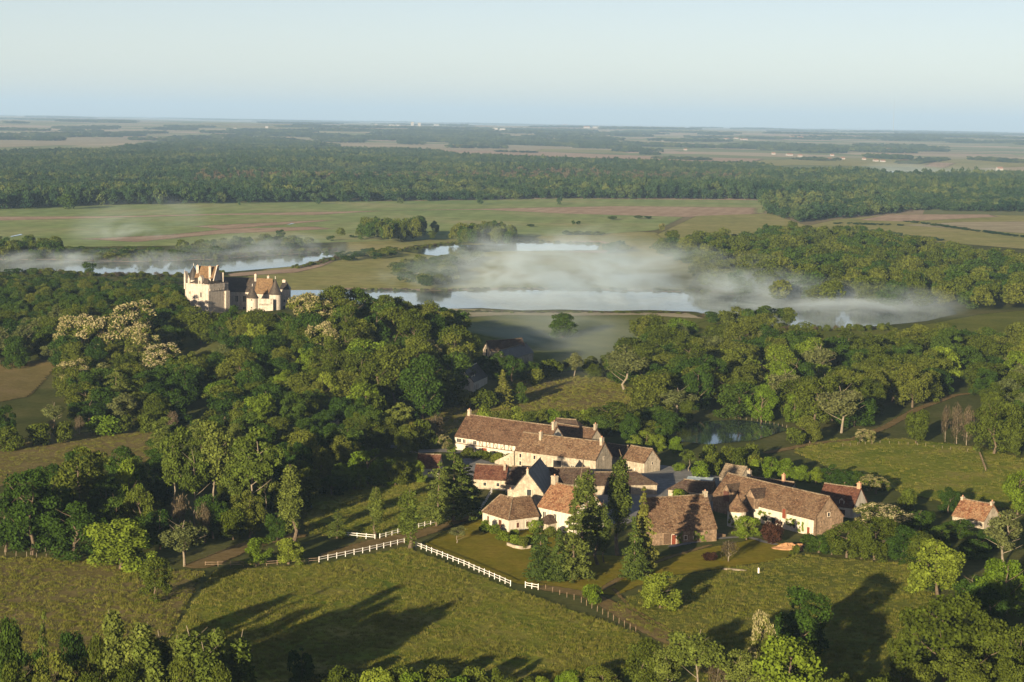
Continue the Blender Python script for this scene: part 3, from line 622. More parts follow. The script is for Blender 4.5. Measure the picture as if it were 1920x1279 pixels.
ro = MB().lathe([(2.3, 3.75), (2.75, 3.7), (2.7, 3.85), (1.55, 5.3), (.6, 6.7), (.05, 7.7)], 24).build('roof', MT['tile'], t)
H = house('pale_roofed_shed', 'small shed with pale weathered roof behind the long barn ridge', 'shed', (1349, 893), (1388, 899), 881, 2.8, roof='tile_pale', wall='stone', W=5.5)
window(H['root'], 2, 0, .9, .8, .9)
H = house('shaded_farmhouse', 'dull roofed farmhouse with brick chimneys behind the long barn', 'house', (1392, 913), (1480, 925), 899, 3.0, roof='tile_dull', wall='stone')
chimney(H['roof'], .6, H['W'] / 2, H['top'] - 1, H['top'] + 1.7, .8, .8, 'stone'); chimney(H['roof'], H['L'] * .78, H['W'] / 2, H['top'] - 1, H['top'] + 1.8, .7, .7, 'brick'); window(H['root'], 3, 0, .9, .9, 1.2)
H = house('linking_range', 'low tiled range linking the gravel yard to the long barn', 'outbuilding', (1253, 915), (1334, 923), 901, 2.6, roof='tile_dull', wall='stone', hipL=3.4)
door(H['root'], 5, 0, 0, 1.4, 2.0, 'timber'); window(H['root'], 8.5, 0, .9, .8, .9)
H = house('glazed_shelter', 'pale blue sheet-roofed shelter behind the low linking range', 'shelter', (1288, 899), (1335, 902), 895, 2.2, W=4.2, pitch=12, roof='metal', wall='stone', ridge=None)
H = house('red_roofed_house', 'dark red roofed house with dormer and white walls behind the orange gable', 'house', (1532, 943), (1600, 952), 911, 2.7, pitch=48, roof='tile_red', wall='render')
r, L = H['root'], H['L']; chimney(H['roof'], L - .5, H['W'] / 2, H['top'] - .8, H['top'] + 1.3, .9, .7, 'brick')
dormer(H, L * .66, 1.3, .35, 2.7, 1.4, 'browndoor', 'tile_red'); door(r, L * .40, 0, 0, 1.1, 2.0); window(r, L * .70, 0, .5, 1.6, 1.4, pane='browndoor')
H2 = house('side_annexe', 'small lean-to annexe at the end of the dark red roofed house', 'outbuilding', (1600, 951), (1622, 949), 934, 2.0, W=5, roof='tile_dull', wall='stone')
window(H2['root'], 1.2, 0, .7, .6, .8)
H = house('field_cottage', 'tiny cottage with pinkish tile roof alone among bushes by the paddock', 'cottage', (1786, 966), (1845, 977), 940.5, 2.0, roof='tile_orange', wall='stone')
chimney(H['roof'], .3, H['W'] / 2, H['top'] - .8, H['top'] + .6, .6, .8); chimney(H['roof'], H['L'] - .3, H['W'] / 2, H['top'] - .8, H['top'] + .7, .6, .8); window(H['root'], H['L'] / 2, 0, .7, .7, .8)
H = house('hidden_dark_barn', 'dark roofed barn in shade behind the half-timbered farmhouse', 'barn', (1018, 806), (1090, 812), 786, 3.2, roof='tile_dull', wall='stone', hipL=3, hipR=3)
window(H['root'], 3, 0, 1, .8, .9)
H = house('shaded_garage', 'low dark roofed garage among the trees below the castle', 'garage', (566, 792), (620, 798), 782, 2.4, W=8, pitch=22, roof='slate', wall='render', ridge=None)
door(H['root'], 3, 0, 0, 2.4, 2.0, 'white')
H = house('dormered_house', 'grey house with slate roof and dormers in the shade below the hill', 'house', (858, 719), (893, 715), 692, 3.4, pitch=46, roof='slate_brown', wall='render', ridge='frame')
chimney(H['roof'], .3, H['W'] / 2, H['top'] - 1, H['top'] + 1.6, 1.4, 1.0, 'stone'); dormer(H, 5, 1.3, 1.2, 4.2, 1.1, 'frame', 'slate_brown'); window(H['root'], 3, 0, 1, 1, 1.3)
H = house('dormered_wing', 'slate-roofed wing of two dormers stepping up from the grey shaded house', 'house', (888, 716), (914, 705), 687, 4.2, pitch=46, roof='slate_brown', wall='render', ridge='frame')
dormer(H, 2.2, 1.2, 1.2, 5.0, 1.1, 'frame', 'slate_brown'); dormer(H, 5.2, 1.2, 1.2, 5.0, 1.1, 'frame', 'slate_brown')
for x in (1.5, 3.5, 5.5): window(H['root'], x, 0, 1.3, .9, 1.7)
H = house('meadow_barn', 'shaded barn with dark plain roof at the edge of the misty meadow', 'barn', (952, 674), (1000, 660), 650, 3.6, roof='slate_brown', wall='stone')
door(H['root'], 4, 0, 0, 2.6, 2.8, 'timber'); window(H['root'], 0, H['W'] / 2, 3.6, .8, .9, 'left', pane='dark')
H = house('ivy_barn', 'long low barn with reddish ivy-grown roof and narrow pale gable by the meadow', 'barn', (919, 657), (985, 652), 637, 3.0, pitch=58, roof='tile_dull', wall='stone')  # roof tile kept dull to paint in the shade the sun leaves out
window(H['root'], 0, H['W'] / 2, .4, 1.0, 3.0, 'left', pane='dark')
H = house('hillside_house', 'dark roofed house peeping through trees on the castle slope', 'house', (815, 650), (838, 646), 630, 3.6, roof='tile_dull', wall='stone')
window(H['root'], 2, 0, 1, .9, 1.2)

# -- the castle
def castle():
    C = P(431, 588); s = mpp(C); zb = float(C[2]) - 1.0
    root = empty('castle', (C[0], C[1], zb), 0, 'pale limestone castle with keep, conical towers and steep roofs on wooded hill', 'castle')
    def X(px, dep=0.0):
        d = rayd(px, 560); return d[0] * (C[1] + dep) / d[1] - C[0]
    def Z(py, dep=0.0, px=431):            # height above the castle's base of a photo row, for a point dep metres behind the front
        d = rayd(px, py); t = (C[1] + dep) / d[1]; return CAMH + d[2] * t - zb
    def wbox(name, poly, z0, z1, mat='castle', par=root): return MB().prism(poly, z0, z1).build(name, MT[mat], par)
    # keep, turned 30 degrees: corner nearest at px 390.6
    a = math.radians(30); e1 = np.array([math.cos(a), -math.sin(a)]); e2 = np.array([math.sin(a), math.cos(a)])
    fc = np.array([X(391), 0.0]); w1 = 12.6; w2 = 13.5
    lc = fc - e1 * w1; rc = fc + e2 * w2; bc = lc + e2 * w2
    Zt = Z(532, 3.5, 370)
    keep = wbox('keep', [tuple(lc), tuple(fc), tuple(rc), tuple(bc)], -3, Zt)
    # projecting parapet on corbels on the right face, and the string course
    def band(p, q, o, z0, z1, th, par=keep, mat='castle', name='parapet'):
        d = (q - p) / np.linalg.norm(q - p); n = np.array([d[1], -d[0]])
        return wbox(name, [tuple(p + n * o), tuple(q + n * o), tuple(q + n * (o - th)), tuple(p + n * (o - th))], z0, z1, mat, par)
    pr = fc + e2 * 10.2
    band(fc - e1 * .1, fc * .0 + fc + e2 * 10.4, .55, Z(541, 4), Zt + .05, .6)
    for k in range(9):
        p = fc + e2 * (.5 + k * 1.15); band(p, p + e2 * .45, .5, Z(545, 4), Z(541, 4), .55, name='corbel')
    band(lc - e2 * 0, fc, .18, Zt - .5, Zt, .3, name='cornice')
    # turret corner at far left, buttress on the right
    br = rc - e1 * .4; wbox('buttress', [tuple(br - e2 * 2.6), tuple(br - e2 * 2.6 + e1 * 1.3), tuple(br + e1 * 1.3), tuple(br)], -3, Z(547, 6), 'castle', keep)
    # low skirt roof round the keep
    cc = (lc + rc) / 2; inset = lambda q, k: cc + (q - cc) * k
    zi = Zt + 3.4; o = [inset(q, 1.02) for q in (lc, fc, rc, bc)]; i_ = [inset(q, .55) for q in (lc, fc, rc, bc)]
    MB().add([(*q, Zt + .03) for q in o] + [(*q, zi) for q in i_], [(k, (k + 1) % 4, 4 + (k + 1) % 4, 4 + k) for k in range(4)] + [(4, 5, 6, 7)]).build('skirt_roof', MT['slate_brown'], keep)
    # high pavilion roof with gable to the right
    rl, rr = np.array([X(371, 8), 8.]), np.array([X(406, 5.5), 5.5]); zr = Z(499, 6.5, 388)
    d = (rr - rl) / np.linalg.norm(rr - rl); n = np.array([-d[1], d[0]]); hwid = 3.6; z0 = zi - 1.0
    A0, A1, B0, B1 = rl - n * hwid, rr - n * hwid, rl + n * hwid, rr + n * hwid
    MB().add([(*A0, z0), (*A1, z0), (*B1, z0), (*B0, z0), (*rl, zr), (*rr, zr)], [(0, 1, 5, 4), (2, 3, 4, 5), (3, 0, 4)]).build('high_roof', MT['castle_tile'], keep)
    g = d * .45
    MB().add([(*(A1 + d * .02 - n * .3), z0 - 1), (*(B1 + d * .02 + n * .3), z0 - 1), (*(rr + d * .02), zr + .45), (*(A1 + g - n * .3), z0 - 1), (*(B1 + g + n * .3), z0 - 1), (*(rr + g), zr + .45)], [(0, 1, 2), (3, 5, 4), (0, 2, 5, 3), (1, 4, 5, 2), (0, 3, 4, 1)]).build('gable', MT['castle'], keep)
    # chimneys
    for px, dep, top, bot, w in ((370.5, 6.0, 497.5, 518, 1.0), (393.5, 3.2, 499.5, 524, 1.0), (416, 9.5, 511, 524, 1.5), (408.5, 7.0, 498.5, 506, .8)):
        x = X(px, dep); chimney(keep, x, dep, Z(bot, dep, px) - 1.5, Z(top, dep, px), w, .9, 'castle')
    # conical turret at the left corner
    tp = lc + e1 * 2.6 + e2 * 2.4
    MB().lathe([(2.1, Zt - 3), (2.1, Z(526, 5))], 20, tuple(tp)).build('turret', MT['castle'], keep)
    tr = MB().lathe([(2.55, Z(526, 5)), (2.2, Z(521, 5)), (1.2, Z(510, 5)), (.06, Z(500, 5))], 20, tuple(tp)).build('turret_roof', MT['slate'], keep)
    MB().lathe([(.09, Z(500.5, 5)), (.09, Z(496.5, 5)), (.02, Z(495, 5))], 6, tuple(tp)).build('finial', MT['white'], tr)
    # stone dormers and corner pinnacle on the lit face
    def stone_dormer(px, w, top, bot):
        t = (X(px) - lc[0]) / (fc[0] - lc[0]); p = lc + (fc - lc) * t; nn = np.array([-math.sin(a), -math.cos(a)])
        q = [p - e1 * w / 2 + nn * .28, p + e1 * w / 2 + nn * .28, p + e1 * w / 2 - nn * 1.6, p - e1 * w / 2 - nn * 1.6]
        zt, zs = Z(bot, 1), Z(top + 5, 1); dm = wbox('dormer', [tuple(v) for v in q], zt, zs, 'castle', keep)
        ap = p + nn * .28; bk = p - nn * 1.6
        MB().add([(*q[0], zs), (*q[1], zs), (*ap, Z(top, 1)), (*q[3], zs), (*q[2], zs), (*bk, Z(top, 1))], [(0, 1, 2), (3, 5, 4), (1, 4, 5, 2), (0, 2, 5, 3)]).build('dormer_gable', MT['castle'], dm)
        MB().lathe([(.12, Z(top, 1) - .2), (.12, Z(top - 2, 1)), (.02, Z(top - 3.5, 1))], 6, tuple(ap)).build('finial', MT['castle'], dm)
        if w > 1.2:
            wd = window(keep, 0, 0, 0, w * .45, 1.5, pane='glass'); wd.location = (*(p + nn * .30), zt + .3); wd.rotation_euler = (0, 0, -a)
    stone_dormer(374, 1.9, 518, 535); stone_dormer(351, 1.1, 521.5, 534); stone_dormer(342.5, .8, 512, 545)
    def keep_win(px, py, w, h, right=False):
        if right:
            t = (X(px) - fc[0]) / (e2[0]); p = fc + e2 * t; rz = math.pi / 2 - a; nn = e1
        else:
            t = (X(px) - lc[0]) / e1[0]; p = lc + e1 * t; rz = -a
        wd = window(keep, 0, 0, 0, w, h, pane='glass'); wd.location = (*p, Z(py, 2)); wd.rotation_euler = (0, 0, rz)
    keep_win(375.5, 559, .95, 2.3); keep_win(353, 554, .5, 1.3); keep_win(375.5, 574, .5, 1.1); keep_win(361, 534.5, .3, .4); keep_win(381, 534.5, .3, .4); keep_win(346, 577, .6, 1.2)
    for px in (393, 401, 409): keep_win(px, 535, .35, .45, True)
    # the long slate wing
    dp = 26.0; y0 = dp; zw = Z(546, dp); zr = Z(519.5, dp + 4.5); x0, x1 = X(415, dp), X(482, dp)
    wing = MB().add([(x0, y0, -3), (x1, y0, -3), (x1, y0 + 9, -3), (x0, y0 + 9, -3), (x0, y0, zw), (x1, y0, zw), (x1, y0 + 9, zw), (x0, y0 + 9, zw), (x0, y0 + 4.5, zr - .15), (x1, y0 + 4.5, zr - .15)], [(0, 1, 5, 4), (2, 3, 7, 6), (1, 2, 6, 9, 5), (3, 0, 4, 8, 7)]).build('wing', MT['castle'], root)
    mb = MB(); roof_slab(mb, x1 - x0, y0 - .3, zw - .2, y0 + 4.5, zr, .1, x0=x0); roof_slab(mb, x1 - x0, y0 + 9.3, zw - .2, y0 + 4.5, zr, .1, x0=x0); mb.build('wing_roof', MT['slate_brown'], wing)
    for px in (429.3, 443.8, 458.3):
        window(wing, X(px, dp), y0, Z(565.5, dp), 1.2, 2.6); window(wing, X(px, dp), y0, Z(588, dp), 1.2, 3.0)
    for px, top in ((479, 513), (503, 516)):
        chimney(wing, X(px, dp + 4), y0 + 4, Z(top + 16, dp + 4), Z(top, dp + 4), .9, 1.6, 'castle')
    # right block with lit roof
    y1 = 15.0; xa, xb = X(477, 15), X(513, 15); zw2 = Z(550, y1); zr2 = Z(521, y1 + 4.5)
    blk = MB().add([(xa, y1 + 1, -3), (xb, y1 - 1, -3), (xb + 2, y1 + 9, -3), (xa + 1, y1 + 9, -3), (xa, y1 + 1, zw2), (xb, y1 - 1, zw2), (xb + 2, y1 + 9, zw2), (xa + 1, y1 + 9, zw2)], [(0, 1, 5, 4), (1, 2, 6, 5), (2, 3, 7, 6), (3, 0, 4, 7)]).build('side_block', MT['castle'], root)
    rl, rr = (X(482, y1 + 5), y1 + 5), (X(511, y1 + 4.5), y1 + 4.5)
    MB().add([(xa - .3, y1 + .6, zw2 - .15), (xb + .2, y1 - 1.4, zw2 - .15), (xb + 2.3, y1 + 9.3, zw2 - .15), (xa + .7, y1 + 9.3, zw2 - .15), (*rl, zr2), (*rr, zr2)], [(0, 1, 5, 4), (1, 2, 5), (2, 3, 4, 5), (3, 0, 4)]).build('block_roof', MT['castle_tile'], blk)
    def tower(px, dep, rpx, eave, apex, name, mat='slate_brown', wins=()):
        x = X(px, dep); r = rpx * s; ze = Z(eave, dep); za = Z(apex, dep)
        tw = MB().lathe([(r, -3), (r, ze)], 24, (x, dep)).build(name, MT['castle'], root)
        cr = MB().lathe([(r * .9, ze), (r * 1.16, ze - .15), (r * 1.12, ze + .1), (r * .78, ze + (za - ze) * .3), (r * .36, ze + (za - ze) * .68), (.06, za)], 24, (x, dep)).build('conical_roof', MT[mat], tw)
        MB().lathe([(.1, za - .2), (.1, za + .8), (.02, za + 1.1)], 6, (x, dep)).build('finial', MT['white'], cr)
        for dx, py, w, h in wins:
            wd = window(tw, 0, 0, 0, w, h, pane='glass'); an = dx; wd.location = (x + r * math.sin(an), dep - r * math.cos(an), Z(py, dep - r)); wd.rotation_euler = (0, 0, an)
    tower(473, 3.0, 10.6, 557.5, 536, 'stair_tower', wins=[(0, 563.5, .55, .7), (0, 578, .55, .7)])
    tower(516, 8.0, 11.6, 550, 521, 'round_tower', wins=[(-.3, 572, .5, .8)])
    # curtain wall between the towers, with corbels
    cw = MB().box(X(483, 2.6), X(512, 2.6), 2.6, 3.5, -3, Z(560, 1.5)).build('curtain_wall', MT['castle'], root)
    MB().box(X(484, 2.6), X(508, 2.6), 2.1, 2.6, Z(569, 1.5), Z(559.5, 1.5)).build('parapet', MT['castle'], cw)
    for k in range(8): MB().box(X(486 + k * 2.4, 2.6), X(487 + k * 2.4, 2.6), 2.15, 2.6, Z(572, 1.5), Z(569, 1.5)).build('corbel', MT['castle'], cw)
    # far square tower
    ys = 18.; xa, xb = X(524, ys), X(542.5, ys); ze = Z(541, ys); za = Z(526, ys + 2)
    sq = MB().box(xa, xb, ys, ys + 5.5, -3, ze).build('square_tower', MT['castle'], root)
    MB().add([(xa - .25, ys - .25, ze - .05), (xb + .25, ys - .25, ze - .05), (xb + .25, ys + 5.75, ze - .05), (xa - .25, ys + 5.75, ze - .05), (X(529, ys), ys + 2.7, za), (X(536, ys), ys + 2.7, za)], [(0, 1, 5, 4), (1, 2, 5), (2, 3, 4, 5), (3, 0, 4)]).build('tower_roof', MT['slate'], sq)
    chimney(sq, X(531, ys), ys + 2.6, za - 1.5, za + .7, 1.3, .8, 'castle'); window(sq, X(533, ys), ys, Z(565, ys), .6, 1.2); window(sq, X(533, ys), ys, Z(578, ys), .8, 1.4)
castle()

# ------------------------------------------------------------------ fences, walls, small garden things
_post_cache = {}
def fence(name, label, cat, pts, spacing=2.5, h=1.25, rails=(.6, 1.1), mat='white', pw=.14, group=None, rh=.11):
    g = [P(*q) for q in pts]; root = empty(name, tuple(g[0]), 0, label, cat, group); g0 = g[0]; pos = []
    for a, b in zip(g[:-1], g[1:]):
        n = max(1, int(round(np.linalg.norm(b - a) / spacing))); pos += [a + (b - a) * k / n for k in range(n)]
    pos.append(g[-1])
    key = (h, pw, mat)
    if key not in _post_cache: _post_cache[key] = MB().box(-pw / 2, pw / 2, -pw / 2, pw / 2, -.3, h).add([(-pw / 2, -pw / 2, h), (pw / 2, -pw / 2, h), (pw / 2, pw / 2, h), (-pw / 2, pw / 2, h), (0, 0, h + pw * .5)], [(0, 1, 4), (1, 2, 4), (2, 3, 4), (3, 0, 4)]).mesh('post', MT[mat])
    if ('r', mat, rh) not in _post_cache: _post_cache[('r', mat, rh)] = MB().box(0, 1, -.025, .025, -rh / 2, rh / 2).mesh('rail', MT[mat])
    rng = random.Random(len(pos) + int(g0[0] * 10))
    for i, p in enumerate(pos):
        z = float(hgt(p[0], p[1])); o = mesh_obj('post', _post_cache[key], root, (p[0] - g0[0], p[1] - g0[1], z - g0[2])); o.rotation_euler = (rng.gauss(0, .02), rng.gauss(0, .02), 0)
        o.scale = (1, 1, rng.uniform(.94, 1.05))
        if i + 1 < len(pos):
            q = pos[i + 1]; d = q - p; L = math.hypot(d[0], d[1]); an = math.atan2(d[1], d[0])
            for rr in rails:
                r = mesh_obj('rail', _post_cache[('r', mat, rh)], root, (p[0] - g0[0] + math.sin(an) * .09, p[1] - g0[1] - math.cos(an) * .09, z - g0[2] + rr + rng.gauss(0, .012))); r.scale = (L, 1, 1); r.rotation_euler = (0, rng.gauss(0, .006), an)
    return root
fence('white_rail_fence', 'white two-rail fence between the long-grass field and the dirt drive', 'fence', [(598, 1054), (680, 1037), (758, 1019)])
fence('white_rail_fence', 'white two-rail fence running down along the edge of the lawn', 'fence', [(780, 1026), (870, 1061), (957, 1099)])
fence('white_rail_fence', 'short white fence stub beside the gap at the lawn corner', 'fence', [(985, 1102), (1009, 1106)], spacing=1.6)
fence('white_rail_fence', 'white fence on the upper side of the drive, by the columnar tree', 'fence', [(636, 1006), (703, 1012)])
fence('white_rail_fence', 'white fence on the upper side of the drive, climbing towards the pines', 'fence', [(712, 1011), (757, 999), (785, 991), (840, 977), (897, 962)])
fence('white_rail_fence', 'white fence climbing in shade from the drive to the stone range', 'fence', [(899, 961), (910, 944), (922, 924)])
fence('paddock_fence', 'weathered wooden rail fence below the rounded green tree pair', 'fence', [(385, 1062), (480, 1062), (598, 1054)], mat='wood', h=1.1, rails=(.5, .95), pw=.1, rh=.08)
fence('post_fence', 'thin wooden posts along the worn track beside the long-grass field', 'fence', [(1023, 1106), (1090, 1130), (1140, 1158), (1192, 1186)], mat='wood', h=1.1, rails=(), pw=.08, spacing=2.4)
fence('post_fence', 'pale stakes under the big dark tree at the dry meadow edge', 'fence', [(-10, 1040), (50, 1044), (105, 1050)], mat='bark_pale', h=1.1, rails=(), pw=.09, spacing=2.6)
fence('post_fence', 'pale stakes set back behind the dry meadow fence line', 'fence', [(-10, 1022), (40, 1028), (85, 1036)], mat='bark_pale', h=1.1, rails=(), pw=.09, spacing=2.6)
fence('pond_stakes', 'row of pale stakes along the far bank of the dark pond', 'fence', [(1368, 784), (1420, 790), (1475, 802)], mat='bark_pale', h=.8, rails=(), pw=.10, spacing=2.2)
fence('paddock_fence', 'pale posts along the gravel track above the shaded paddock', 'fence', [(1580, 838), (1650, 832), (1720, 836), (1830, 850)], mat='bark_pale', h=1.0, rails=(), pw=.10, spacing=2.8)
fence('paddock_fence', 'dark rail fence crossing the paddock from the track', 'fence', [(1834, 846), (1848, 884)], mat='wood', h=1.1, rails=(.5, .95), pw=.14)
p = P(1422, 1076); o = MB().box(-.16, .16, -.16, .16, -.2, 1.25).add([(-.16, -.16, 1.25), (.16, -.16, 1.25), (.16, .16, 1.25), (-.16, .16, 1.25), (0, 0, 1.38)], [(0, 1, 4), (1, 2, 4), (2, 3, 4), (3, 0, 4)]).build('white_post', MT['white'], None, tuple(p)); tag(o, 'single white post standing in the grass below the long barn', 'post')
p = P(1378, 1071); o = MB().tube([(-2.6, .5, .25), (-1, .25, .28), (.8, -.2, .26), (2.4, -.5, .22)], [.28, .3, .27, .2], 8).build('felled_log', MT['bark_pale'], None, tuple(p)); tag(o, 'felled log lying on the lawn near a leafless tree', 'log')
def mound(name, px, py, rx, ry, h, mat, label, cat, seed=0):
    p = P(px, py); rng = np.random.default_rng(seed); v = [(0, 0, h)]; f = []; n, k = 18, 5
    for j in range(1, k + 1):
        for i in range(n):
            t = j / k; a = i * 2 * math.pi / n; rr = t * (1 + .18 * (rng.random() - .5)); v.append((rx * rr * math.cos(a), ry * rr * math.sin(a), h * (1 - t) ** .8 * (1 + .5 * (rng.random() - .5)) - .15 * (j == k)))
    f = [(0, 1 + i, 1 + (i + 1) % n) for i in range(n)] + [(1 + (j - 1) * n + i, 1 + j * n + i, 1 + j * n + (i + 1) % n, 1 + (j - 1) * n + (i + 1) % n) for j in range(1, k) for i in range(n)]
    return tag(MB().add(v, f).build(name, MT[mat], None, tuple(p)), label, cat)
mound('earth_heap', 1478, 1030, 4.6, 2.4, 1.5, 'earth', 'heap of orange earth in front of the long barn', 'earth heap', 1)
mound('earth_heap', 1500, 1028, 3.0, 1.8, 1.1, 'earth', 'smaller orange earth heap beside the hedge end', 'earth heap', 2)
# curved retaining wall on the lawn
g = [P(950, 1024), P(962, 1029), P(978, 1032), P(996, 1030)]; g0 = g[0].copy()
w = empty('retaining_wall', tuple(g0), 0, 'low curved stone retaining wall on the lawn by the conifers', 'wall')
for a, b in zip(g[:-1], g[1:]):
    d = b - a; n = np.array([-d[1], d[0], 0]) / np.hypot(d[0], d[1]) * .45; q = [a - g0, b - g0, b - g0 + n, a - g0 + n]
    MB().prism([(v[0], v[1]) for v in q], -.3, .85 + random.Random(int(a[0] * 9)).uniform(-.06, .06)).build('masonry', MT['stone'], w)

# ------------------------------------------------------------------ trees
LM = {}
LM['oak'] = leaf_mat('oak_leaves', (0.039, 0.056, 0.008), (0.057, 0.077, 0.012), (0.079, 0.094, 0.017))
LM['dark'] = leaf_mat('dark_leaves', (0.020, 0.042, 0.008), (0.030, 0.058, 0.009), (0.043, 0.071, 0.012))
LM['lime'] = leaf_mat('bright_leaves', (0.061, 0.104, 0.010), (0.086, 0.127, 0.014), (0.118, 0.152, 0.021))
LM['ash'] = leaf_mat('ash_leaves', (0.052, 0.078, 0.013), (0.071, 0.098, 0.018), (0.094, 0.117, 0.026))
LM['conifer'] = leaf_mat('conifer_needles', (0.040, 0.063, 0.014), (0.057, 0.082, 0.017), (0.083, 0.103, 0.024), .12)
LM['conifer_gold'] = leaf_mat('golden_needles', (0.072, 0.085, 0.018), (0.095, 0.106, 0.022), (0.117, 0.125, 0.030), .15)
LM['grey'] = leaf_mat('greyish_leaves', (0.062, 0.079, 0.027), (0.076, 0.092, 0.032), (0.096, 0.106, 0.041))
LM['brown'] = leaf_mat('brown_twigs', (.062, .052, .032), (.080, .066, .042), (.10, .080, .052), .1)
LM['red'] = leaf_mat('copper_leaves', (.026, .014, .010), (.036, .018, .012), (.045, .022, .015))
LM['blossom'] = leaf_mat('cream_blossom', (.20, .185, .085), (.25, .23, .115), (.30, .27, .16), .15, .25)
LM['ivy'] = leaf_mat('ivy_leaves', (.10, .15, .02), (.12, .17, .025), (.13, .18, .03))
LM['farwood'] = leaf_mat('woodland_leaves', (.010, .028, .016), (.028, .054, .022), (.090, .110, .034), patch=.62)
LM['pinkwood'] = leaf_mat('budding_leaves', (.070, .062, .040), (.085, .070, .046), (.070, .075, .038))
rs = np.random.default_rng(7)
def unit(v): return v / (np.linalg.norm(v, axis=-1, keepdims=True) + 1e-9)
def leaves(rng, cl, n, size, cen=None, elong=1.0, vertical=0.0, out_w=.7):
    """cl: array (k,6) clump centres and radii; n leaf quads spread over the clumps' outer faces"""
    cl = np.asarray(cl, float); wgt = (cl[:, 3] * cl[:, 4] + cl[:, 5] * cl[:, 3]); wgt /= wgt.sum(); k = rng.choice(len(cl), n, p=wgt)
    d = unit(rng.normal(size=(n, 3))); c = cl[k, :3]
    if cen is not None:
        o = unit(c - np.asarray(cen)); dt = (d * o).sum(1); fl = (dt < -.25); d[fl] = d[fl] - 2 * dt[fl, None] * o[fl]
    low = (d[:, 2] < -.35) & (rng.random(n) < .6); d[low, 2] *= -1
    pos = c + d * cl[k, 3:6] * (.52 + .60 * rng.random(n))[:, None]
    nr = unit(d * out_w + rng.normal(size=(n, 3)) * .62); up = unit(rng.normal(size=(n, 3)) + np.array([0, 0, vertical * 3]))
    t = unit(np.cross(nr, up)); b = np.cross(nr, t)
    s = size * (.55 + .75 * rng.random(n))[:, None]; se = s * elong
    V = np.stack([pos - t * s, pos - b * se * .9, pos + t * s, pos + b * se], 1).reshape(-1, 3)
    return V, np.arange(4 * n).reshape(n, 4)
def ell_clumps(rng, n, R, z0, z1, cr, shell=.55, squash=.8, prof=None, lobes=True):
    out_ = []; lob = unit(rng.normal(size=(5, 3)) * np.array([1, 1, .8])); lw = rng.uniform(.1, .42, 5)
    zc = (z0 + z1) / 2; rz = (z1 - z0) / 2
    while len(out_) < n:
        d = unit(rng.normal(size=3)); q = (shell + (1 - shell) * rng.random()) ; p = d * q * min(1.12, 1.0 if not lobes else .66 + float((lw * np.clip(lob @ d, 0, 1) ** 3).sum()) + .12 * rng.random())
        z = zc + p[2] * rz * .82; pr = prof((z - z0) / (z1 - z0)) if prof else 1
        r = cr * (.55 + .95 * rng.random()); out_.append((p[0] * (R - r * .7) * pr, p[1] * (R - r * .7) * pr, z, r, r, r * squash))
    return np.array(out_)
def trunk_mesh(rng, H, r0, fork=.3, nl=5, R=4.0, mat='bark', name='trunk', top=.8, lean=.02):
    mb = MB(); pts = [np.array([0, 0, -.4])]; n = 6
    for i in range(1, n + 1): pts.append(np.array([rng.normal() * lean * H, rng.normal() * lean * H, H * top * i / n]))
    mb.tube(pts, [r0 * (1.25 if i == 0 else 1 - .82 * i / n) for i in range(n + 1)], 7)
    for j in range(nl):
        t = fork + (top - fork) * (j + rng.random() * .6) / nl * .85; z = H * t; k = min(n - 1, int(t / top * n)); a = pts[k] + (pts[k + 1] - pts[k]) * (t / top * n - k)
        an = rng.random() * 6.28; ln = R * (.6 + .35 * rng.random()) * (1 - .35 * t); up = .5 + .5 * rng.random()
        m_ = a + np.array([math.cos(an) * ln * .5, math.sin(an) * ln * .5, ln * up * .45]); e = a + np.array([math.cos(an) * ln, math.sin(an) * ln, ln * up])
        rr = r0 * .45 * (1 - .5 * t); mb.tube([a, m_, e], [rr, rr * .65, rr * .2], 5)
    return mb.mesh(name, MT[mat])
PROTO = {}       # species -> list of dict(H, R, crown mesh, trunk mesh, extra)
def add_proto(sp, H, R, crown, trunk, extra=None): PROTO.setdefault(sp, []).append(dict(H=H, R=R, crown=crown, trunk=trunk, extra=extra))
def mk(sp, lm, nvar, H, R, n_cl, cr, leafn, leaf, z0=.2, shell=.55, squash=.8, prof=None, trunk=dict(), elong=1., vertical=0., blossom=0, tm='bark', crown_name='crown', r0=None, skirt=0):
    for v in range(nvar):
        rng = np.random.default_rng(hash((len(sp), ord(sp[0]), ord(sp[-1]), v, leafn)) % 100000)
        RR = R; cl = ell_clumps(rng, n_cl, RR, z0 * H, H, cr, shell, squash, prof, sp not in ('column', 'cypress', 'birch'))
        if skirt:
            an = rng.random(skirt) * 6.28; rr_ = R * rng.uniform(.35, .8, skirt); c_ = cr * rng.uniform(.7, 1.15, skirt)
            cl = np.concatenate([cl, np.stack([np.cos(an) * rr_, np.sin(an) * rr_, H * rng.uniform(.07, .3, skirt), c_, c_, c_ * .85], 1)])
        V, F = leaves(rng, cl, leafn, leaf, (0, 0, H * (.5 + z0 * .4)), elong, vertical)
        me = np_mesh(crown_name, V, F, LM[lm]); ex = None
        if blossom:
            top = cl[rng.random(len(cl)) < .75]; V, F = leaves(rng, top, int(leafn * blossom), leaf * .8, (0, 0, H * .45)); V[:, 2] += .12; ex = np_mesh('blossom', V * np.array([1.03, 1.03, 1.01]), F, LM['blossom'])
        tr = trunk_mesh(rng, H, r0 or H * .022, R=RR, mat=tm, **trunk) if trunk is not None else None
        add_proto(sp, H, R, me, tr, ex)
column = lambda t: (.35 + .65 * math.sin(min(1, t * 1.6 + .12) * math.pi / 2)) * (1 if t < .55 else max(.22, 1 - ((t - .55) / .45) ** 1.6))
mk('oak', 'oak', 8, 12, 5.2, 30, 1.5, 7600, .19, z0=.06, skirt=8, trunk=dict(fork=.22, nl=6))
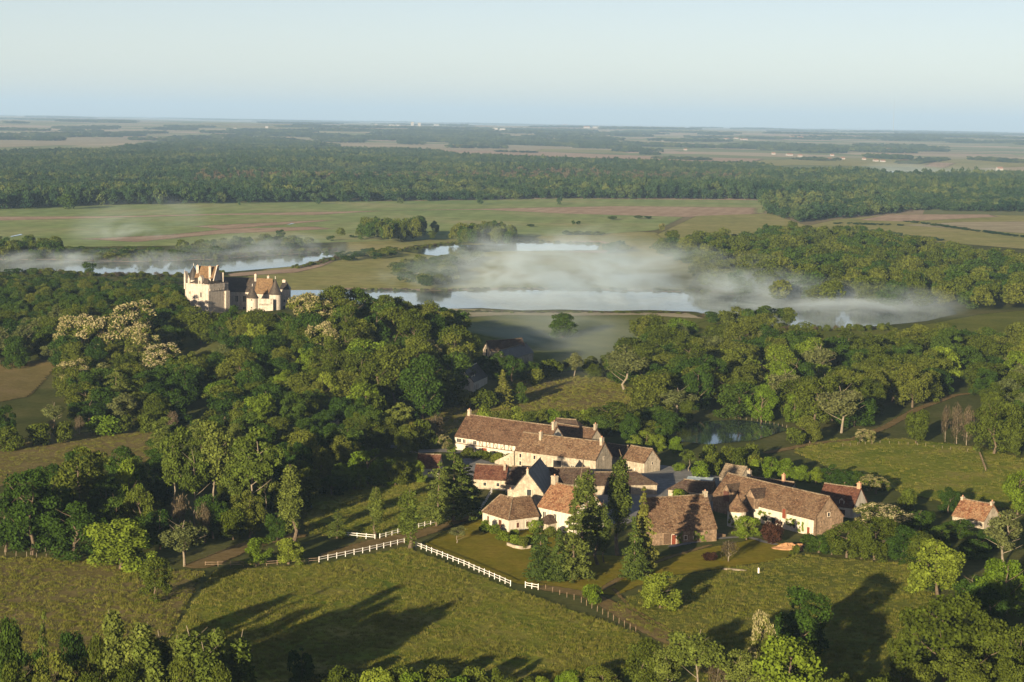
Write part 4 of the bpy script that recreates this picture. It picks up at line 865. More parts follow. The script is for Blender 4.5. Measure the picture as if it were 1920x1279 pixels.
mk('dark', 'dark', 6, 12, 4.8, 34, 1.35, 7800, .19, z0=.0, skirt=11, trunk=dict(fork=.2, nl=5))
mk('lime', 'lime', 3, 10, 4.2, 28, 1.2, 7200, .175, z0=.02, skirt=9, trunk=dict(fork=.2, nl=5))
mk('ash', 'ash', 4, 16, 4.0, 34, 1.15, 5200, .20, z0=.30, shell=.3, prof=lambda t: .65 + .5 * math.sin(t * 3.0), trunk=dict(fork=.35, nl=7, top=.92), tm='bark_pale', r0=.18)
mk('birch', 'ash', 3, 14, 2.4, 32, .85, 4600, .165, z0=.16, shell=.2, squash=1.2, prof=lambda t: max(.25, 1.05 - .75 * t), trunk=dict(fork=.3, nl=5, top=.95), elong=1.3, vertical=.4, tm='bark_pale', r0=.16)
mk('column', 'ash', 2, 18, 1.9, 56, .8, 7000, .17, z0=.0, shell=.2, squash=1.6, prof=column, trunk=dict(fork=.2, nl=3, top=.95), vertical=.6, r0=.3)
mk('cypress', 'conifer', 2, 18, 1.9, 60, .62, 6500, .15, z0=.03, shell=.3, squash=1.9, prof=column, trunk=dict(fork=.2, nl=2, top=.95), vertical=.8, r0=.28)
mk('grey', 'grey', 3, 12, 4.4, 28, 1.15, 4200, .19, z0=.16, shell=.25, trunk=dict(fork=.2, nl=8, top=.85), tm='bark_pale', r0=.2)
mk('acacia', 'oak', 3, 12, 4.6, 30, 1.35, 4200, .20, z0=.12, trunk=dict(fork=.2, nl=5), blossom=.9, skirt=6)
mk('shrub', 'lime', 3, 3.2, 2.0, 16, .85, 2200, .15, z0=-.12, trunk=None, shell=.4)
mk('bush', 'oak', 3, 3.2, 2.1, 16, .85, 2200, .15, z0=-.12, trunk=None, shell=.4)
mk('twiggy', 'brown', 2, 6, 2.2, 18, .9, 900, .06, z0=.05, shell=.1, squash=1.8, elong=5.5, vertical=.9, trunk=dict(fork=.15, nl=8, top=.95), tm='bark_pale', r0=.13)
mk('copper', 'red', 1, 4, 2.2, 16, .9, 2200, .15, z0=.02, trunk=dict(fork=.1, nl=3))
mk('willow', 'oak', 2, 9, 3.6, 26, 1.2, 4600, .16, z0=.04, squash=1.4, elong=2.2, vertical=.8, trunk=dict(fork=.2, nl=4))
# conifers: whorls of drooping branches
def conifer(sp, lm, H, R, seed, droop=.35, whorls=17, per=9, leafn=7500, leaf=.15, p=.85, flat=.30, z0=.06, tiers=None):
    rng = np.random.default_rng(seed); cl = []
    for i in range(whorls):
        t = (i + rng.random() * .5) / whorls; z = H * (z0 + (1 - z0) * t); rr = R * max(.05, (1 - t)) ** p * (.8 + .35 * rng.random()) if tiers is None else R * tiers(t)
        for j in range(max(3, int(per * (1 - t * .6)))):
            an = rng.random() * 6.28; L = rr * (.75 + .4 * rng.random())
            for q in (.35, .65, .95):
                r = .22 * R * (1 - .45 * t) * (1.15 - .35 * q); cl.append((math.cos(an) * L * q, math.sin(an) * L * q, z - droop * L * q * q, r, r, r * flat * 1.6))
    cl.append((0, 0, H * .98, .12 * R, .12 * R, H * .03))
    V, F = leaves(rng, np.array(cl), leafn, leaf, None, 1.5, 0, 1.0)
    add_proto(sp, H, R, np_mesh('crown', V, F, LM[lm]), trunk_mesh(rng, H, H * .018, .9, 0, R, top=.96, lean=.004))
for s in range(3): conifer('spruce', 'conifer', 13, 3.9, 20 + s)
for s in range(2): conifer('spruce_gold', 'conifer_gold', 13, 2.6, 30 + s, whorls=22)
for s in range(2): conifer('pine', 'conifer', 17, 5.2, 40 + s, droop=.12, whorls=15, p=.5, leafn=9500, leaf=.17, z0=.12)
conifer('cedar', 'conifer', 15, 7.0, 50, droop=.22, whorls=8, per=10, p=.55, leafn=8000, leaf=.18, flat=.22, z0=.16)
# lighter ones for the woods and the far forest
mk('oak_mid', 'oak', 6, 12, 5.2, 26, 1.7, 1700, .36, z0=.10, trunk=None)
mk('dark_mid', 'dark', 3, 12, 4.8, 28, 1.5, 1700, .34, z0=.06, trunk=None)
mk('acacia_mid', 'oak', 1, 12, 4.8, 26, 1.5, 1300, .36, z0=.10, trunk=None, blossom=.5)
mk('wood_far', 'farwood', 6, 12, 5.6, 11, 2.2, 420, .68, z0=-.05, trunk=None, shell=.5)
mk('pink_far', 'pinkwood', 2, 12, 4.6, 14, 1.9, 320, .7, z0=-.05, trunk=None, shell=.4)

TREES = []
def add_tree(p, h, w, sp, label=None, group=None, name=None, cat='tree', prio=0, must=False):
    TREES.append(dict(p=p, h=h, w=w, sp=sp, label=label, group=group, name=name, cat=cat, must=must, app=max(h, w) / mpp(p)))
def T(cx, top, base, w, sp, label=None, group=None, name=None, cat='tree'):
    p = P(cx, base); lo, hi = .3, 60.
    for _ in range(30):
        z = (lo + hi) / 2
        if proj((p[0], p[1], p[2] + z))[1] > top: lo = z
        else: hi = z
    add_tree(p, (lo + hi) / 2, w * mpp(p), sp, label, group, name, cat, must=True)
NAMES = dict(oak='oak_tree', dark='leafy_tree', lime='lime_tree', ash='ash_tree', birch='birch_tree', column='poplar_tree', cypress='cypress_tree', grey='gnarled_tree', acacia='acacia_tree', shrub='shrub', bush='bush', twiggy='bare_tree', copper='copper_shrub', willow='willow_tree', spruce='spruce_tree', spruce_gold='golden_conifer', pine='pine_tree', cedar='cedar_tree', oak_mid='oak_tree', dark_mid='leafy_tree', acacia_mid='acacia_tree', wood_far='field_tree', pink_far='field_tree')
# foreground thicket along the lower edge
G1 = 'trees of the thicket below the long-grass field'
for a in ((15, 1100, 1350, 80, 'dark'), (122, 1146, 1360, 72, 'dark'), (60, 1185, 1380, 65, 'dark'), (566, 1193, 1290, 52, 'dark')): T(*a, 'dark leafy tree in the thicket below the long-grass field', G1)
for a in ((178, 1172, 1370, 62, 'oak'), (35, 1222, 1395, 85, 'oak'), (95, 1222, 1395, 90, 'oak'), (330, 1218, 1390, 75, 'oak'), (420, 1228, 1390, 65, 'oak'), (240, 1225, 1395, 80, 'oak'), (165, 1240, 1400, 70, 'oak')): T(*a, 'olive green tree in the thicket below the long-grass field', G1)
T(74, 1140, 1350, 52, 'spruce', 'small bluish spruce poking up from the thicket below the dry meadow')
for a in ((215, 1134, 1370, 44), (255, 1158, 1365, 58), (300, 1172, 1370, 58), (340, 1178, 1372, 50), (368, 1158, 1375, 74), (408, 1164, 1370, 44), (443, 1172, 1362, 55), (280, 1185, 1385, 60), (390, 1190, 1385, 60)): T(a[0], a[1], a[2], int(a[3] * 1.55), 'birch', 'slender airy birch among the thicket below the long-grass field', 'birches of the thicket below the long-grass field')
hb = random.Random(31); hx = 592
while hx < 1180: T(hx, 1246 + hb.random() ** 1.6 * 26 if hx > 640 else 1266, 1292 + hb.random() * 16, hb.uniform(26, 74), hb.choice(('shrub', 'bush', 'bush')), 'hedge shrub along the lower edge of the long-grass field', 'hedge shrubs along the lower field edge', cat='shrub'); hx += hb.uniform(14, 44)
G2 = 'trees at the foot of the worn track'
for a in ((1130, 1240, 1318, 75, 'oak'), (1205, 1186, 1312, 88, 'oak'), (1250, 1205, 1325, 75, 'ash'), (1305, 1164, 1335, 108, 'ash'), (1390, 1216, 1340, 85, 'ash'), (1075, 1252, 1310, 60, 'lime')): T(*a, {'oak': 'olive oak at the foot of the worn track', 'ash': 'airy tree with pale limbs at the foot of the worn track', 'lime': 'bright green bushy tree where the hedge meets the worn track'}[a[4]], G2)
T(1343, 1215, 1330, 50, 'twiggy', 'leafless brown twiggy tree between the airy trees by the worn track')
T(1470, 1166, 1352, 172, 'lime', 'big rounded yellow-green tree in front of the shaded hollow')
T(1428, 1124, 1300, 54, 'acacia', 'narrow white-flowering tree beside the big yellow-green tree')
T(1500, 1104, 1245, 122, 'dark', 'dark spreading tree behind the narrow white-flowering tree')
for a in ((1770, 1086, 1290, 190), (1852, 1150, 1305, 140), (1905, 1165, 1325, 105), (1722, 1236, 1350, 95), (1800, 1216, 1345, 115), (1885, 1230, 1352, 95), (1690, 1165, 1280, 60)): T(*a, 'oak', 'massive olive-green oak in the grove beside the shaded hollow', 'oaks beside the shaded hollow')
T(1545, 1262, 1412, 112, 'oak', 'wide oak top at the lower end of the shaded hollow, beside the big yellow-green tree'); T(1635, 1260, 1420, 112, 'oak', 'wide oak top at the lower end of the shaded hollow, beside the oak grove')
T(1580, 1266, 1322, 52, 'bush', 'low bush at the lower end of the shaded hollow', cat='shrub'); T(1650, 1262, 1320, 60, 'bush', 'spreading bush under the grove by the shaded hollow', cat='shrub')
# right middle
T(1758, 1000, 1116, 122, 'lime', 'bright green domed tree standing out of the hedge right of the barns')
T(1885, 1036, 1152, 105, 'lime', 'bright green tree beside a dark gap, below the lone cottage')
T(1882, 946, 1062, 112, 'grey', 'grey-olive tree with pale limbs below the lone cottage')
T(1908, 868, 965, 75, 'lime', 'yellow-green tree at the paddock edge above the lone cottage')
for a in ((1535, 992, 1036, 66, 'dark'), (1588, 974, 1046, 92, 'oak'), (1640, 970, 1050, 92, 'oak'), (1690, 986, 1056, 82, 'dark'), (1722, 992, 1062, 70, 'oak'), (1615, 985, 1048, 60, 'willow'), (1560, 985, 1040, 55, 'dark')): T(*a, 'dense hedge tree growing from the orange barn gable to the bright domed tree', 'hedge trees beside the orange gable')
T(1660, 936, 1004, 112, 'acacia', 'broad cream-flowering acacia behind the hedge and the red-roofed house'); T(1642, 888, 926, 58, 'acacia', 'small cream-flowering tree beyond the red-roofed house'); T(1625, 935, 985, 48, 'acacia', 'rounded flowering tree against the red-roofed house')
T(1778, 908, 962, 46, 'dark', 'dark bushy tree right behind the lone cottage'); T(1700, 918, 958, 46, 'bush', 'ragged olive bush in the paddock left of the lone cottage', cat='shrub'); T(1725, 945, 1000, 60, 'dark', 'dark tree in the hedge below the lone cottage'); T(1800, 968, 1010, 70, 'dark', 'dark tree right under the lone cottage'); T(1855, 985, 1030, 60, 'dark', 'dark tree below the right end of the lone cottage')
for a in ((1760, 985, 1030, 50), (1830, 1000, 1050, 60), (1700, 985, 1020, 45), (1740, 1050, 1110, 60), (1820, 1060, 1140, 75), (1850, 1090, 1180, 80)): T(*a, 'dark', 'dark green undergrowth tree in the hollow below the lone cottage', 'undergrowth trees below the lone cottage')
T(1400, 964, 1012, 54, 'lime', 'round bright green tree before the dovecote'); T(1446, 974, 1020, 46, 'copper', 'dark copper-leaved shrub in front of the long barn', cat='shrub')
T(1237, 1064, 1142, 98, 'lime', 'round yellow-green orchard tree alone on the lower lawn'); T(1113, 1090, 1132, 40, 'shrub', 'small lime-green sapling beside the worn track', cat='shrub'); T(1366, 1010, 1054, 40, 'twiggy', 'leafless pale sapling on the lawn below the long barn')
T(1330, 1034, 1052, 34, 'copper', 'low dark red shrub on the lawn by the leafless sapling', cat='shrub'); T(1490, 1020, 1040, 20, 'bush', 'small bush between the earth heaps', cat='shrub')
# conifers by the white house
T(1014, 972, 1086, 78, 'spruce', 'dense green spruce on the lawn in front of the white corner house'); T(1074, 948, 1088, 88, 'spruce', 'broad spruce on the lawn in front of the tall white house'); T(1045, 992, 1090, 60, 'spruce', 'shorter spruce squeezed between the two broad lawn spruces')
T(1100, 846, 1064, 60, 'cypress', 'tall dark cypress rising above the orange roof'); T(1158, 832, 1042, 56, 'cypress', 'tall dark cypress beside the gravel yard'); T(1133, 960, 1056, 19, 'cypress', 'thin small cypress between the two tall cypresses'); T(1122, 930, 1060, 40, 'cypress', 'stout cypress filling behind the broad spruce')
T(1190, 970, 1086, 66, 'spruce', 'bluish spruce with bare lower trunk at the lawn edge'); T(1206, 914, 1074, 54, 'spruce_gold', 'golden-green pointed conifer against the steep-roofed barn')
T(850, 838, 978, 92, 'pine', 'huge dark pine above the white drive fence'); T(818, 866, 988, 66, 'pine', 'second dark pine leaning beside the huge one by the drive'); T(880, 870, 965, 60, 'pine', 'dark pine in front of the low red-roofed stone range')
T(768, 912, 1030, 44, 'column', 'slim feathery poplar standing at the corner of the white fences'); T(704, 908, 1006, 32, 'column', 'slim young poplar beside the upper white fence'); T(632, 954, 1010, 38, 'pine', 'small very dark conifer by the end of the upper white fence')
for a in ((912, 976, 1000, 26, 'shrub'), (930, 984, 1003, 24, 'shrub'), (942, 996, 1014, 34, 'shrub'), (966, 1000, 1024, 28, 'shrub'), (982, 1008, 1030, 26, 'bush'), (1000, 972, 1000, 26, 'shrub'), (965, 990, 1006, 18, 'shrub'), (990, 1000, 1024, 24, 'shrub'), (1030, 985, 1010, 30, 'bush')): T(*a, 'trimmed garden shrub around the door steps of the white corner house', 'garden shrubs by the white corner house', cat='shrub')
T(856, 984, 1020, 42, 'grey', 'small crooked fruit tree on the upper lawn')
# left middle
T(60, 878, 1040, 138, 'dark', 'big dense dark green tree behind the pale stakes'); T(10, 905, 1035, 90, 'dark', 'dark green tree at the edge of the pale stakes'); T(152, 838, 985, 122, 'oak', 'broad olive tree behind the big dark green tree'); T(100, 880, 1010, 80, 'dark', 'dark tree wedged between the big dark tree and the broad olive tree')
T(140, 930, 1050, 116, 'dark', 'rounded dull green tree at the dry meadow edge'); T(240, 842, 985, 68, 'lime', 'tall bright lime-coloured tree above the shaded thicket'); T(226, 964, 1068, 122, 'lime', 'rounded bright green tree at the top of the dry meadow')
T(346, 960, 1062, 104, 'grey', 'gnarled tree with bare curling pale limbs by the gravel road'); T(290, 1034, 1128, 72, 'oak', 'small upright tree alone in the field corner'); T(335, 925, 1010, 44, 'twiggy', 'brownish half-bare tree behind the gnarled tree')
T(262, 905, 1020, 70, 'oak', 'olive tree above the rounded bright green tree'); T(300, 940, 1030, 60, 'dark', 'dark tree between the bright tree and the gnarled tree'); T(384, 940, 1018, 36, 'twiggy', 'rust-brown twiggy tree right of the half-bare one')
for a in ((322, 796, 975, 70), (402, 785, 985, 92), (472, 800, 1000, 92), (365, 830, 990, 70), (440, 830, 995, 70), (500, 850, 990, 60)): T(*a, 'ash', 'tall airy poplar with visible pale trunk above the gravel road', 'tall airy poplars above the gravel road')
T(550, 862, 1020, 46, 'column', 'tall dense columnar poplar beside the gravel road'); T(486, 1004, 1060, 64, 'lime', 'rounded bright bush-tree on the wooden rail fence, nearer the gnarled tree'); T(541, 1000, 1058, 66, 'lime', 'rounded green bush-tree on the wooden rail fence, below the columnar poplar')
T(438, 952, 1012, 60, 'willow', 'drooping willow beside the gravel road'); T(468, 920, 1008, 66, 'oak', 'olive tree above the drooping willow'); T(520, 944, 1015, 44, 'dark', 'dark narrow tree hugging the columnar poplar'); T(400, 905, 1010, 70, 'dark', 'dark tree in the gap left of the drooping willow')
for a in ((600, 838, 912, 66, 'oak'), (560, 800, 890, 76, 'oak'), (650, 790, 868, 84, 'dark'), (700, 786, 850, 66, 'oak'), (740, 848, 912, 64, 'oak'), (590, 800, 880, 60, 'dark'), (620, 880, 930, 60, 'dark'), (530, 850, 930, 70, 'dark'), (580, 870, 940, 60, 'oak'), (780, 860, 905, 40, 'lime')): T(*a, {'oak': 'olive tree in the belt between the castle wood and the farm', 'dark': 'dark tree in the belt between the castle wood and the farm', 'lime': 'bright small tree beside the little red-roofed outbuilding'}[a[4]], 'trees between the castle wood and the farm')
for a in ((640, 862, 925, 62), (690, 834, 908, 84), (720, 850, 912, 60), (665, 870, 918, 50)): T(*a, 'lime', 'bright green bushy tree at the top of the small sloping meadow', 'bright trees above the sloping meadow')
T(690, 746, 812, 72, 'bush', 'rounded olive thicket at the foot of the castle wood', cat='shrub'); T(795, 788, 842, 54, 'bush', 'olive bush left of the half-timbered farmhouse', cat='shrub'); T(770, 796, 845, 45, 'bush', 'leafy bush near the grey lane by the farmhouse', cat='shrub'); T(836, 812, 846, 30, 'acacia', 'small pale flowering tree at the corner of the half-timbered farmhouse'); T(818, 775, 835, 38, 'twiggy', 'half-bare shrubby tree behind the pale flowering one')
for a in ((860, 728, 762, 52), (905, 732, 768, 58), (885, 735, 765, 40), (1000, 690, 720, 40), (1020, 675, 705, 40), (1040, 672, 705, 36)): T(*a, 'bush', 'rounded bush in the strip below the shaded dormered house', 'bushes below the shaded dormered house', cat='shrub')
T(942, 694, 762, 42, 'spruce_gold', 'golden spruce in front of the shaded dormered house'); T(973, 708, 758, 34, 'dark', 'dark rounded tree beside the golden spruce'); T(870 + 60, 655, 712, 50, 'dark', 'dark tree between the dormered house and the meadow barn'); T(905, 640 + 20, 712, 40, 'dark', 'dark tree in front of the ivy-grown barn'); T(960, 660, 715, 55, 'dark', 'dark tree before the meadow barn'); T(990, 668, 715, 46, 'dark', 'dark tree at the end of the meadow barn')
T(1076, 656, 705, 42, 'grey', 'pale feathery tree at the edge of the shaded meadow')
for k, x in enumerate(range(905, 1110, 22)): T(x, 762 + k * 7 % 10, 792, 36, ('bush', 'shrub')[k % 3 == 0], 'hedge bush behind the half-timbered farmhouse', 'hedge behind the half-timbered farmhouse', cat='shrub')
for a in ((878, 838, 858, 30), (905, 843, 863, 36), (934, 846, 868, 36), (955, 850, 872, 26), (890, 846, 864, 24)): T(*a, 'bush', 'dark garden bush in front of the half-timbered farmhouse', 'garden bushes before the half-timbered farmhouse', cat='shrub')
T(1146, 754, 812, 112, 'oak', 'broad rounded oak behind the hamlet roofs'); T(1222, 690, 778, 98, 'oak', 'tall domed oak at the corner of the dry middle meadow'); T(1190, 770, 815, 60, 'dark', 'dark tree beside the broad rounded oak'); T(1250, 765, 815, 70, 'dark', 'dark tree between the broad oak and the pond')
for a in ((1212, 804, 842, 46), (1235, 812, 845, 36), (1266, 814, 852, 32), (1190, 812, 845, 36)): T(*a, 'lime', 'yellow-green tree behind the small stone outbuilding', 'yellow-green trees behind the stone outbuilding')
T(1292, 842, 885, 34, 'ash', 'small tree on a round green island in the gravel yard'); T(1272, 866, 884, 26, 'shrub', 'low bush beside the gravel yard island', cat='shrub'); T(1275, 915, 940, 36, 'shrub', 'round green bush inside the yard', cat='shrub')
for a in ((1310, 865, 900, 34, 'shrub'), (1335, 850, 892, 40, 'bush'), (1360, 835, 880, 50, 'bush'), (1385, 840, 880, 46, 'bush'), (1400, 830, 870, 46, 'bush'), (1420, 850, 885, 36, 'bush'), (1330, 830, 870, 40, 'bush')): T(*a, 'garden bush between the pond and the farm yard', 'garden bushes between pond and yard', cat='shrub')
for a in ((1418, 858, 898, 32), (1446, 848, 900, 44), (1474, 852, 902, 40), (1503, 868, 904, 38), (1530, 872, 908, 38)): T(*a, 'lime', 'pale green tree in the row behind the shaded farmhouse', 'tree row behind the shaded farmhouse')
for a in ((1556, 868, 908, 42), (1584, 872, 912, 44), (1612, 880, 916, 40)): T(*a, 'dark', 'dark hedge tree between the red-roofed house and the paddock', 'hedge trees between red-roofed house and paddock')
T(1428, 714, 792, 56, 'lime', 'conical bright green tree on the far bank of the pond'); T(1490, 732, 792, 48, 'lime', 'yellow-green tree on the far bank of the pond'); T(1577, 708, 812, 104, 'grey', 'large open-crowned tree with pale limbs beside the track'); T(1518, 778, 832, 50, 'oak', 'olive tree at the near end of the pond'); T(1490, 800, 838, 44, 'bush', 'bush where the track meets the pond', cat='shrub')
T(1612, 800, 832, 24, 'acacia', 'small white-blossomed tree at the track, nearer the pond'); T(1633, 802, 834, 24, 'acacia', 'small white-blossomed tree at the track, nearer the paddock'); T(1718, 768, 832, 48, 'willow', 'rounded grey willow on the green bank by the track'); T(1862, 742, 852, 96, 'oak', 'broad olive oak at the end of the paddock fence')
for a in ((1794, 752, 832, 28), (1812, 760, 835, 26), (1772, 755, 828, 22)): T(*a, 'twiggy', 'thin pale half-bare tree at the top of the paddock', 'half-bare trees at the top of the paddock')
T(1055, 580, 634, 62, 'dark', 'lone round oak standing in the misty meadow')
# castle slope
for a in ((455, 580, 650, 70, 'oak'), (495, 577, 655, 78, 'oak'), (535, 578, 650, 70, 'dark'), (418, 592, 650, 50, 'dark'), (475, 600, 670, 60, 'lime'), (560, 590, 655, 60, 'oak')): T(*a, 'tree crowding under the castle towers', 'trees crowding under the castle towers')
T(376, 572, 646, 78, 'oak', 'sunlit tree against the foot of the castle keep'); T(238, 552, 672, 96, 'acacia', 'largest cream-flowering acacia on the slope left of the castle'); T(188, 578, 678, 84, 'acacia', 'cream-flowering acacia beside the largest one'); T(140, 582, 668, 76, 'acacia', 'cream-flowering acacia at the outer end of the flowering group'); T(262, 598, 696, 76, 'acacia', 'cream-flowering acacia just below the largest one')
T(296, 636, 712, 82, 'acacia', 'pale grey-blossomed tree in front of the flowering group'); T(136, 668, 738, 68, 'acacia', 'loose white-blossomed tree beside the brown path'); T(214, 690, 778, 88, 'cedar', 'dark layered cedar with drooping tiers'); T(345, 678, 765, 72, 'dark', 'round dark green tree right of the layered cedar'); T(318, 716, 795, 76, 'dark', 'dark green tree below the round one by the cedar')
T(605, 690, 778, 56, 'lime', 'bright conical tree on the lower castle slope'); T(528, 684, 755, 54, 'lime', 'bright yellow-green tree on the lower castle slope'); T(736, 638, 768, 124, 'oak', 'massive sunlit oak at the foot of the castle wood'); T(800, 625, 720, 60, 'acacia', 'flowering acacia above the massive sunlit oak'); T(10, 760, 835, 60, 'dark', 'dark tree at the end of the upper dry meadow')
for a in ((0, 605, 680, 60), (45, 600, 685, 66), (420, 640, 700, 60, ), (100, 745, 805, 50)): T(*a, 'grey', 'dull olive-brown tree on the castle slope', 'dull olive trees on the castle slope')
for a in ((95, 785, 815, 26), (150, 778, 815, 24), (320, 770, 812, 24), (425, 805, 850, 26)): T(*a, 'twiggy', 'pinkish half-bare shrub at the upper dry meadow', 'half-bare shrubs at the upper dry meadow')
for a in ((70, 795, 835, 60, 'bush'), (120, 790, 830, 50, 'bush'), (190, 780, 818, 60, 'shrub'), (230, 778, 815, 46, 'bush'), (270, 775, 812, 50, 'bush'), (20, 800, 845, 60, 'bush')): T(*a, 'scrub bush along the top of the upper dry meadow', 'scrub along the upper dry meadow', cat='shrub')

# ---- woods: filled from outlines on the ground
def fill(poly, spacing, mix, hr, wr, label, group, seed, cat='tree', avoid=6.0):
    g = np.array(gpoly(poly)); rng = np.random.default_rng(seed); spacing *= 1.1; x0, y0 = g.min(0); x1, y1 = g.max(0)
    n = int((x1 - x0) * (y1 - y0) / spacing ** 2 * 3); c = np.stack([rng.uniform(x0, x1, n), rng.uniform(y0, y1, n)], 1); c = c[poly_sd(g, c[:, 0], c[:, 1]) > 0]
    cell = {}; kept = []
    ex = np.array([t['p'][:2] for t in TREES if t['must']]) if TREES else np.zeros((0, 2)); exw = np.array([t['w'] for t in TREES if t['must']])
    glade = np.array(gpoly([(318, 640), (425, 640), (432, 712), (330, 712)])); c = c[poly_sd(glade, c[:, 0], c[:, 1]) < 0]
    for q in c:
        k = (int(q[0] // spacing), int(q[1] // spacing)); ok = True
        for i in (-1, 0, 1):
            for j in (-1, 0, 1):
                for r in cell.get((k[0] + i, k[1] + j), ()):
                    if (r[0] - q[0]) ** 2 + (r[1] - q[1]) ** 2 < (spacing * .86) ** 2: ok = False
        if not ok: continue
        if len(ex) and (np.hypot(ex[:, 0] - q[0], ex[:, 1] - q[1]) < exw * .36).any(): continue
        cell.setdefault(k, []).append(q); kept.append(q)
    sps = [m_[0] for m_ in mix]; pr = np.array([m_[1] for m_ in mix], float); pr /= pr.sum()
    for q in kept:
        sp = sps[rng.choice(len(sps), p=pr)]; h = rng.uniform(*hr); w = rng.uniform(*wr)
        lab = label[sp] if isinstance(label, dict) else label
        add_tree(np.array([q[0], q[1], float(hgt(q[0], q[1]))]), h, w, sp, lab, group, cat=cat)
    return len(kept)
def labs(where): return dict(oak='olive-green oak ' + where, dark='dark green leafy tree ' + where, lime='bright green tree ' + where, acacia='cream-flowering acacia ' + where, grey='dull olive-brown tree ' + where, ash='airy pale-trunked tree ' + where, twiggy='half-bare brown tree ' + where)
MIXL = [('oak', 5), ('dark', 3), ('lime', .6), ('grey', 1.2), ('acacia', .25)]
NW = 0
NW += fill([(545, 618), (640, 608), (745, 628), (830, 664), (890, 705), (850, 735), (835, 790), (700, 800), (640, 775), (560, 700)], 10.6, [('oak', 4), ('dark', 4), ('lime', .35), ('acacia', .4)], (14, 21), (12, 18), labs('in the wood between castle and meadow'), 'wood between castle and meadow', 11)
NW += fill([(342, 652), (420, 632), (545, 628), (600, 680), (640, 775), (600, 810), (430, 800), (330, 745)], 10.0, [('oak', 4), ('dark', 3.4), ('lime', .9)], (9, 14.5), (10, 16), labs('on the slope below the castle'), 'slope below the castle', 12)
NW += fill([(-260, 650), (120, 615), (330, 610), (342, 652), (330, 745), (300, 800), (130, 800), (110, 690), (-100, 690), (-260, 720)], 10.0, [('oak', 4), ('dark', 3), ('grey', 1), ('acacia', .8)], (9, 14), (10, 15), labs('on the slope around the flowering acacias'), 'slope around the flowering acacias', 13)
NW += fill([(-300, 570), (130, 545), (250, 560), (335, 560), (342, 620), (330, 612), (120, 618), (-300, 650)], 8.0, [('dark', 4), ('oak', 3)], (7, 12), (8, 11), labs('in the low wood behind the castle slope'), 'low wood behind the castle slope', 14)
NW += fill([(300, 830), (430, 830), (560, 805), (740, 805), (770, 860), (690, 850), (600, 930), (520, 1000), (380, 960), (300, 880)], 8.5, [('dark', 4), ('oak', 3), ('ash', 1.2)], (8, 13), (7, 10), labs('in the belt above the gravel road'), 'belt above the gravel road', 15)
NW += fill([(180, 900), (300, 900), (330, 1000), (250, 1040), (60, 1020), (60, 950)], 9, [('dark', 3), ('oak', 2)], (8, 12), (8, 10), labs('behind the rounded bright tree'), 'shaded trees behind the rounded bright tree', 16)
NW += fill([(1160, 740), (1170, 672), (1210, 640), (1330, 650), (1500, 660), (1640, 672), (1680, 660), (1940, 650), (2180, 640), (2180, 790), (1960, 760), (1810, 732), (1690, 775), (1580, 815), (1540, 800), (1300, 785), (1230, 775)], 11.2, MIXL, (10, 17.5), (11, 19), labs('in the broad wood beyond the pond'), 'broad wood beyond the pond', 17)
NW += fill([(1840, 745), (1960, 740), (2180, 750), (2180, 900), (1960, 870), (1880, 850)], 8.6, MIXL, (9, 13), (8, 11), labs('in the wood above the paddock'), 'wood above the paddock', 18)
NW += fill([(1060, 700), (1165, 680), (1160, 710), (1120, 712)], 7, [('oak', 2), ('grey', 1)], (5, 8), (6, 8), labs('in the hedge of the misty meadow'), 'hedge of the misty meadow', 19)
NW += fill([(1100, 800), (1300, 788), (1260, 840), (1150, 835)], 8, [('dark', 3), ('oak', 2)], (6, 9), (6, 9), labs('between the broad oak and the pond'), 'trees between the broad oak and the pond', 20)
NW += fill([(1225, 478), (1330, 462), (1480, 448), (1600, 452), (1940, 512), (2200, 530), (2200, 600), (1960, 588), (1700, 582), (1480, 578), (1330, 552), (1300, 512)], 12.0, [('oak_mid', 5), ('dark_mid', 3), ('acacia_mid', .35)], (10, 18), (12, 19), '', '', 21)
for pl, n_, sd in (([(672, 448), (720, 440), (795, 440), (800, 452), (720, 458)], 8, 22), ([(852, 456), (900, 444), (960, 448), (962, 462), (880, 466)], 8, 23), ([(735, 508), (790, 500), (860, 498), (850, 536), (790, 545), (740, 520)], 8.5, 24), ([(-40, 490), (120, 488), (110, 472), (-40, 470)], 8, 25), ([(110, 488), (300, 492), (300, 480), (120, 478)], 7, 26), ([(330, 488), (400, 486), (480, 476), (560, 470), (600, 462), (480, 462), (340, 474)], 8, 27), ([(640, 482), (735, 474), (745, 484), (650, 490)], 8, 28), ([(745, 512), (830, 492), (900, 484), (905, 492), (850, 508)], 8.5, 29), ([(-60, 520), (60, 516), (200, 528), (330, 530), (340, 552), (130, 546), (-60, 560)], 8.5, 30), ([(1310, 615), (1400, 606), (1480, 600), (1490, 612), (1400, 625)], 8, 31), ([(1130, 470), (1165, 465), (1170, 474), (1140, 478)], 7, 32), ([(690, 605), (760, 592), (850, 618), (880, 640), (800, 640)], 8, 33)):
    hs = {22: (14, 19), 23: (12, 17), 24: (6, 10), 25: (8, 13), 26: (5, 8), 27: (6, 11), 28: (4, 6), 29: (5, 8), 30: (3, 6), 31: (7, 10), 32: (6, 9), 33: (6, 10)}[sd]
    NW += fill(pl, n_, [('oak_mid', 3), ('dark_mid', 3)], hs, (8, 12), '', '', sd)
NEARWOOD = len(TREES)
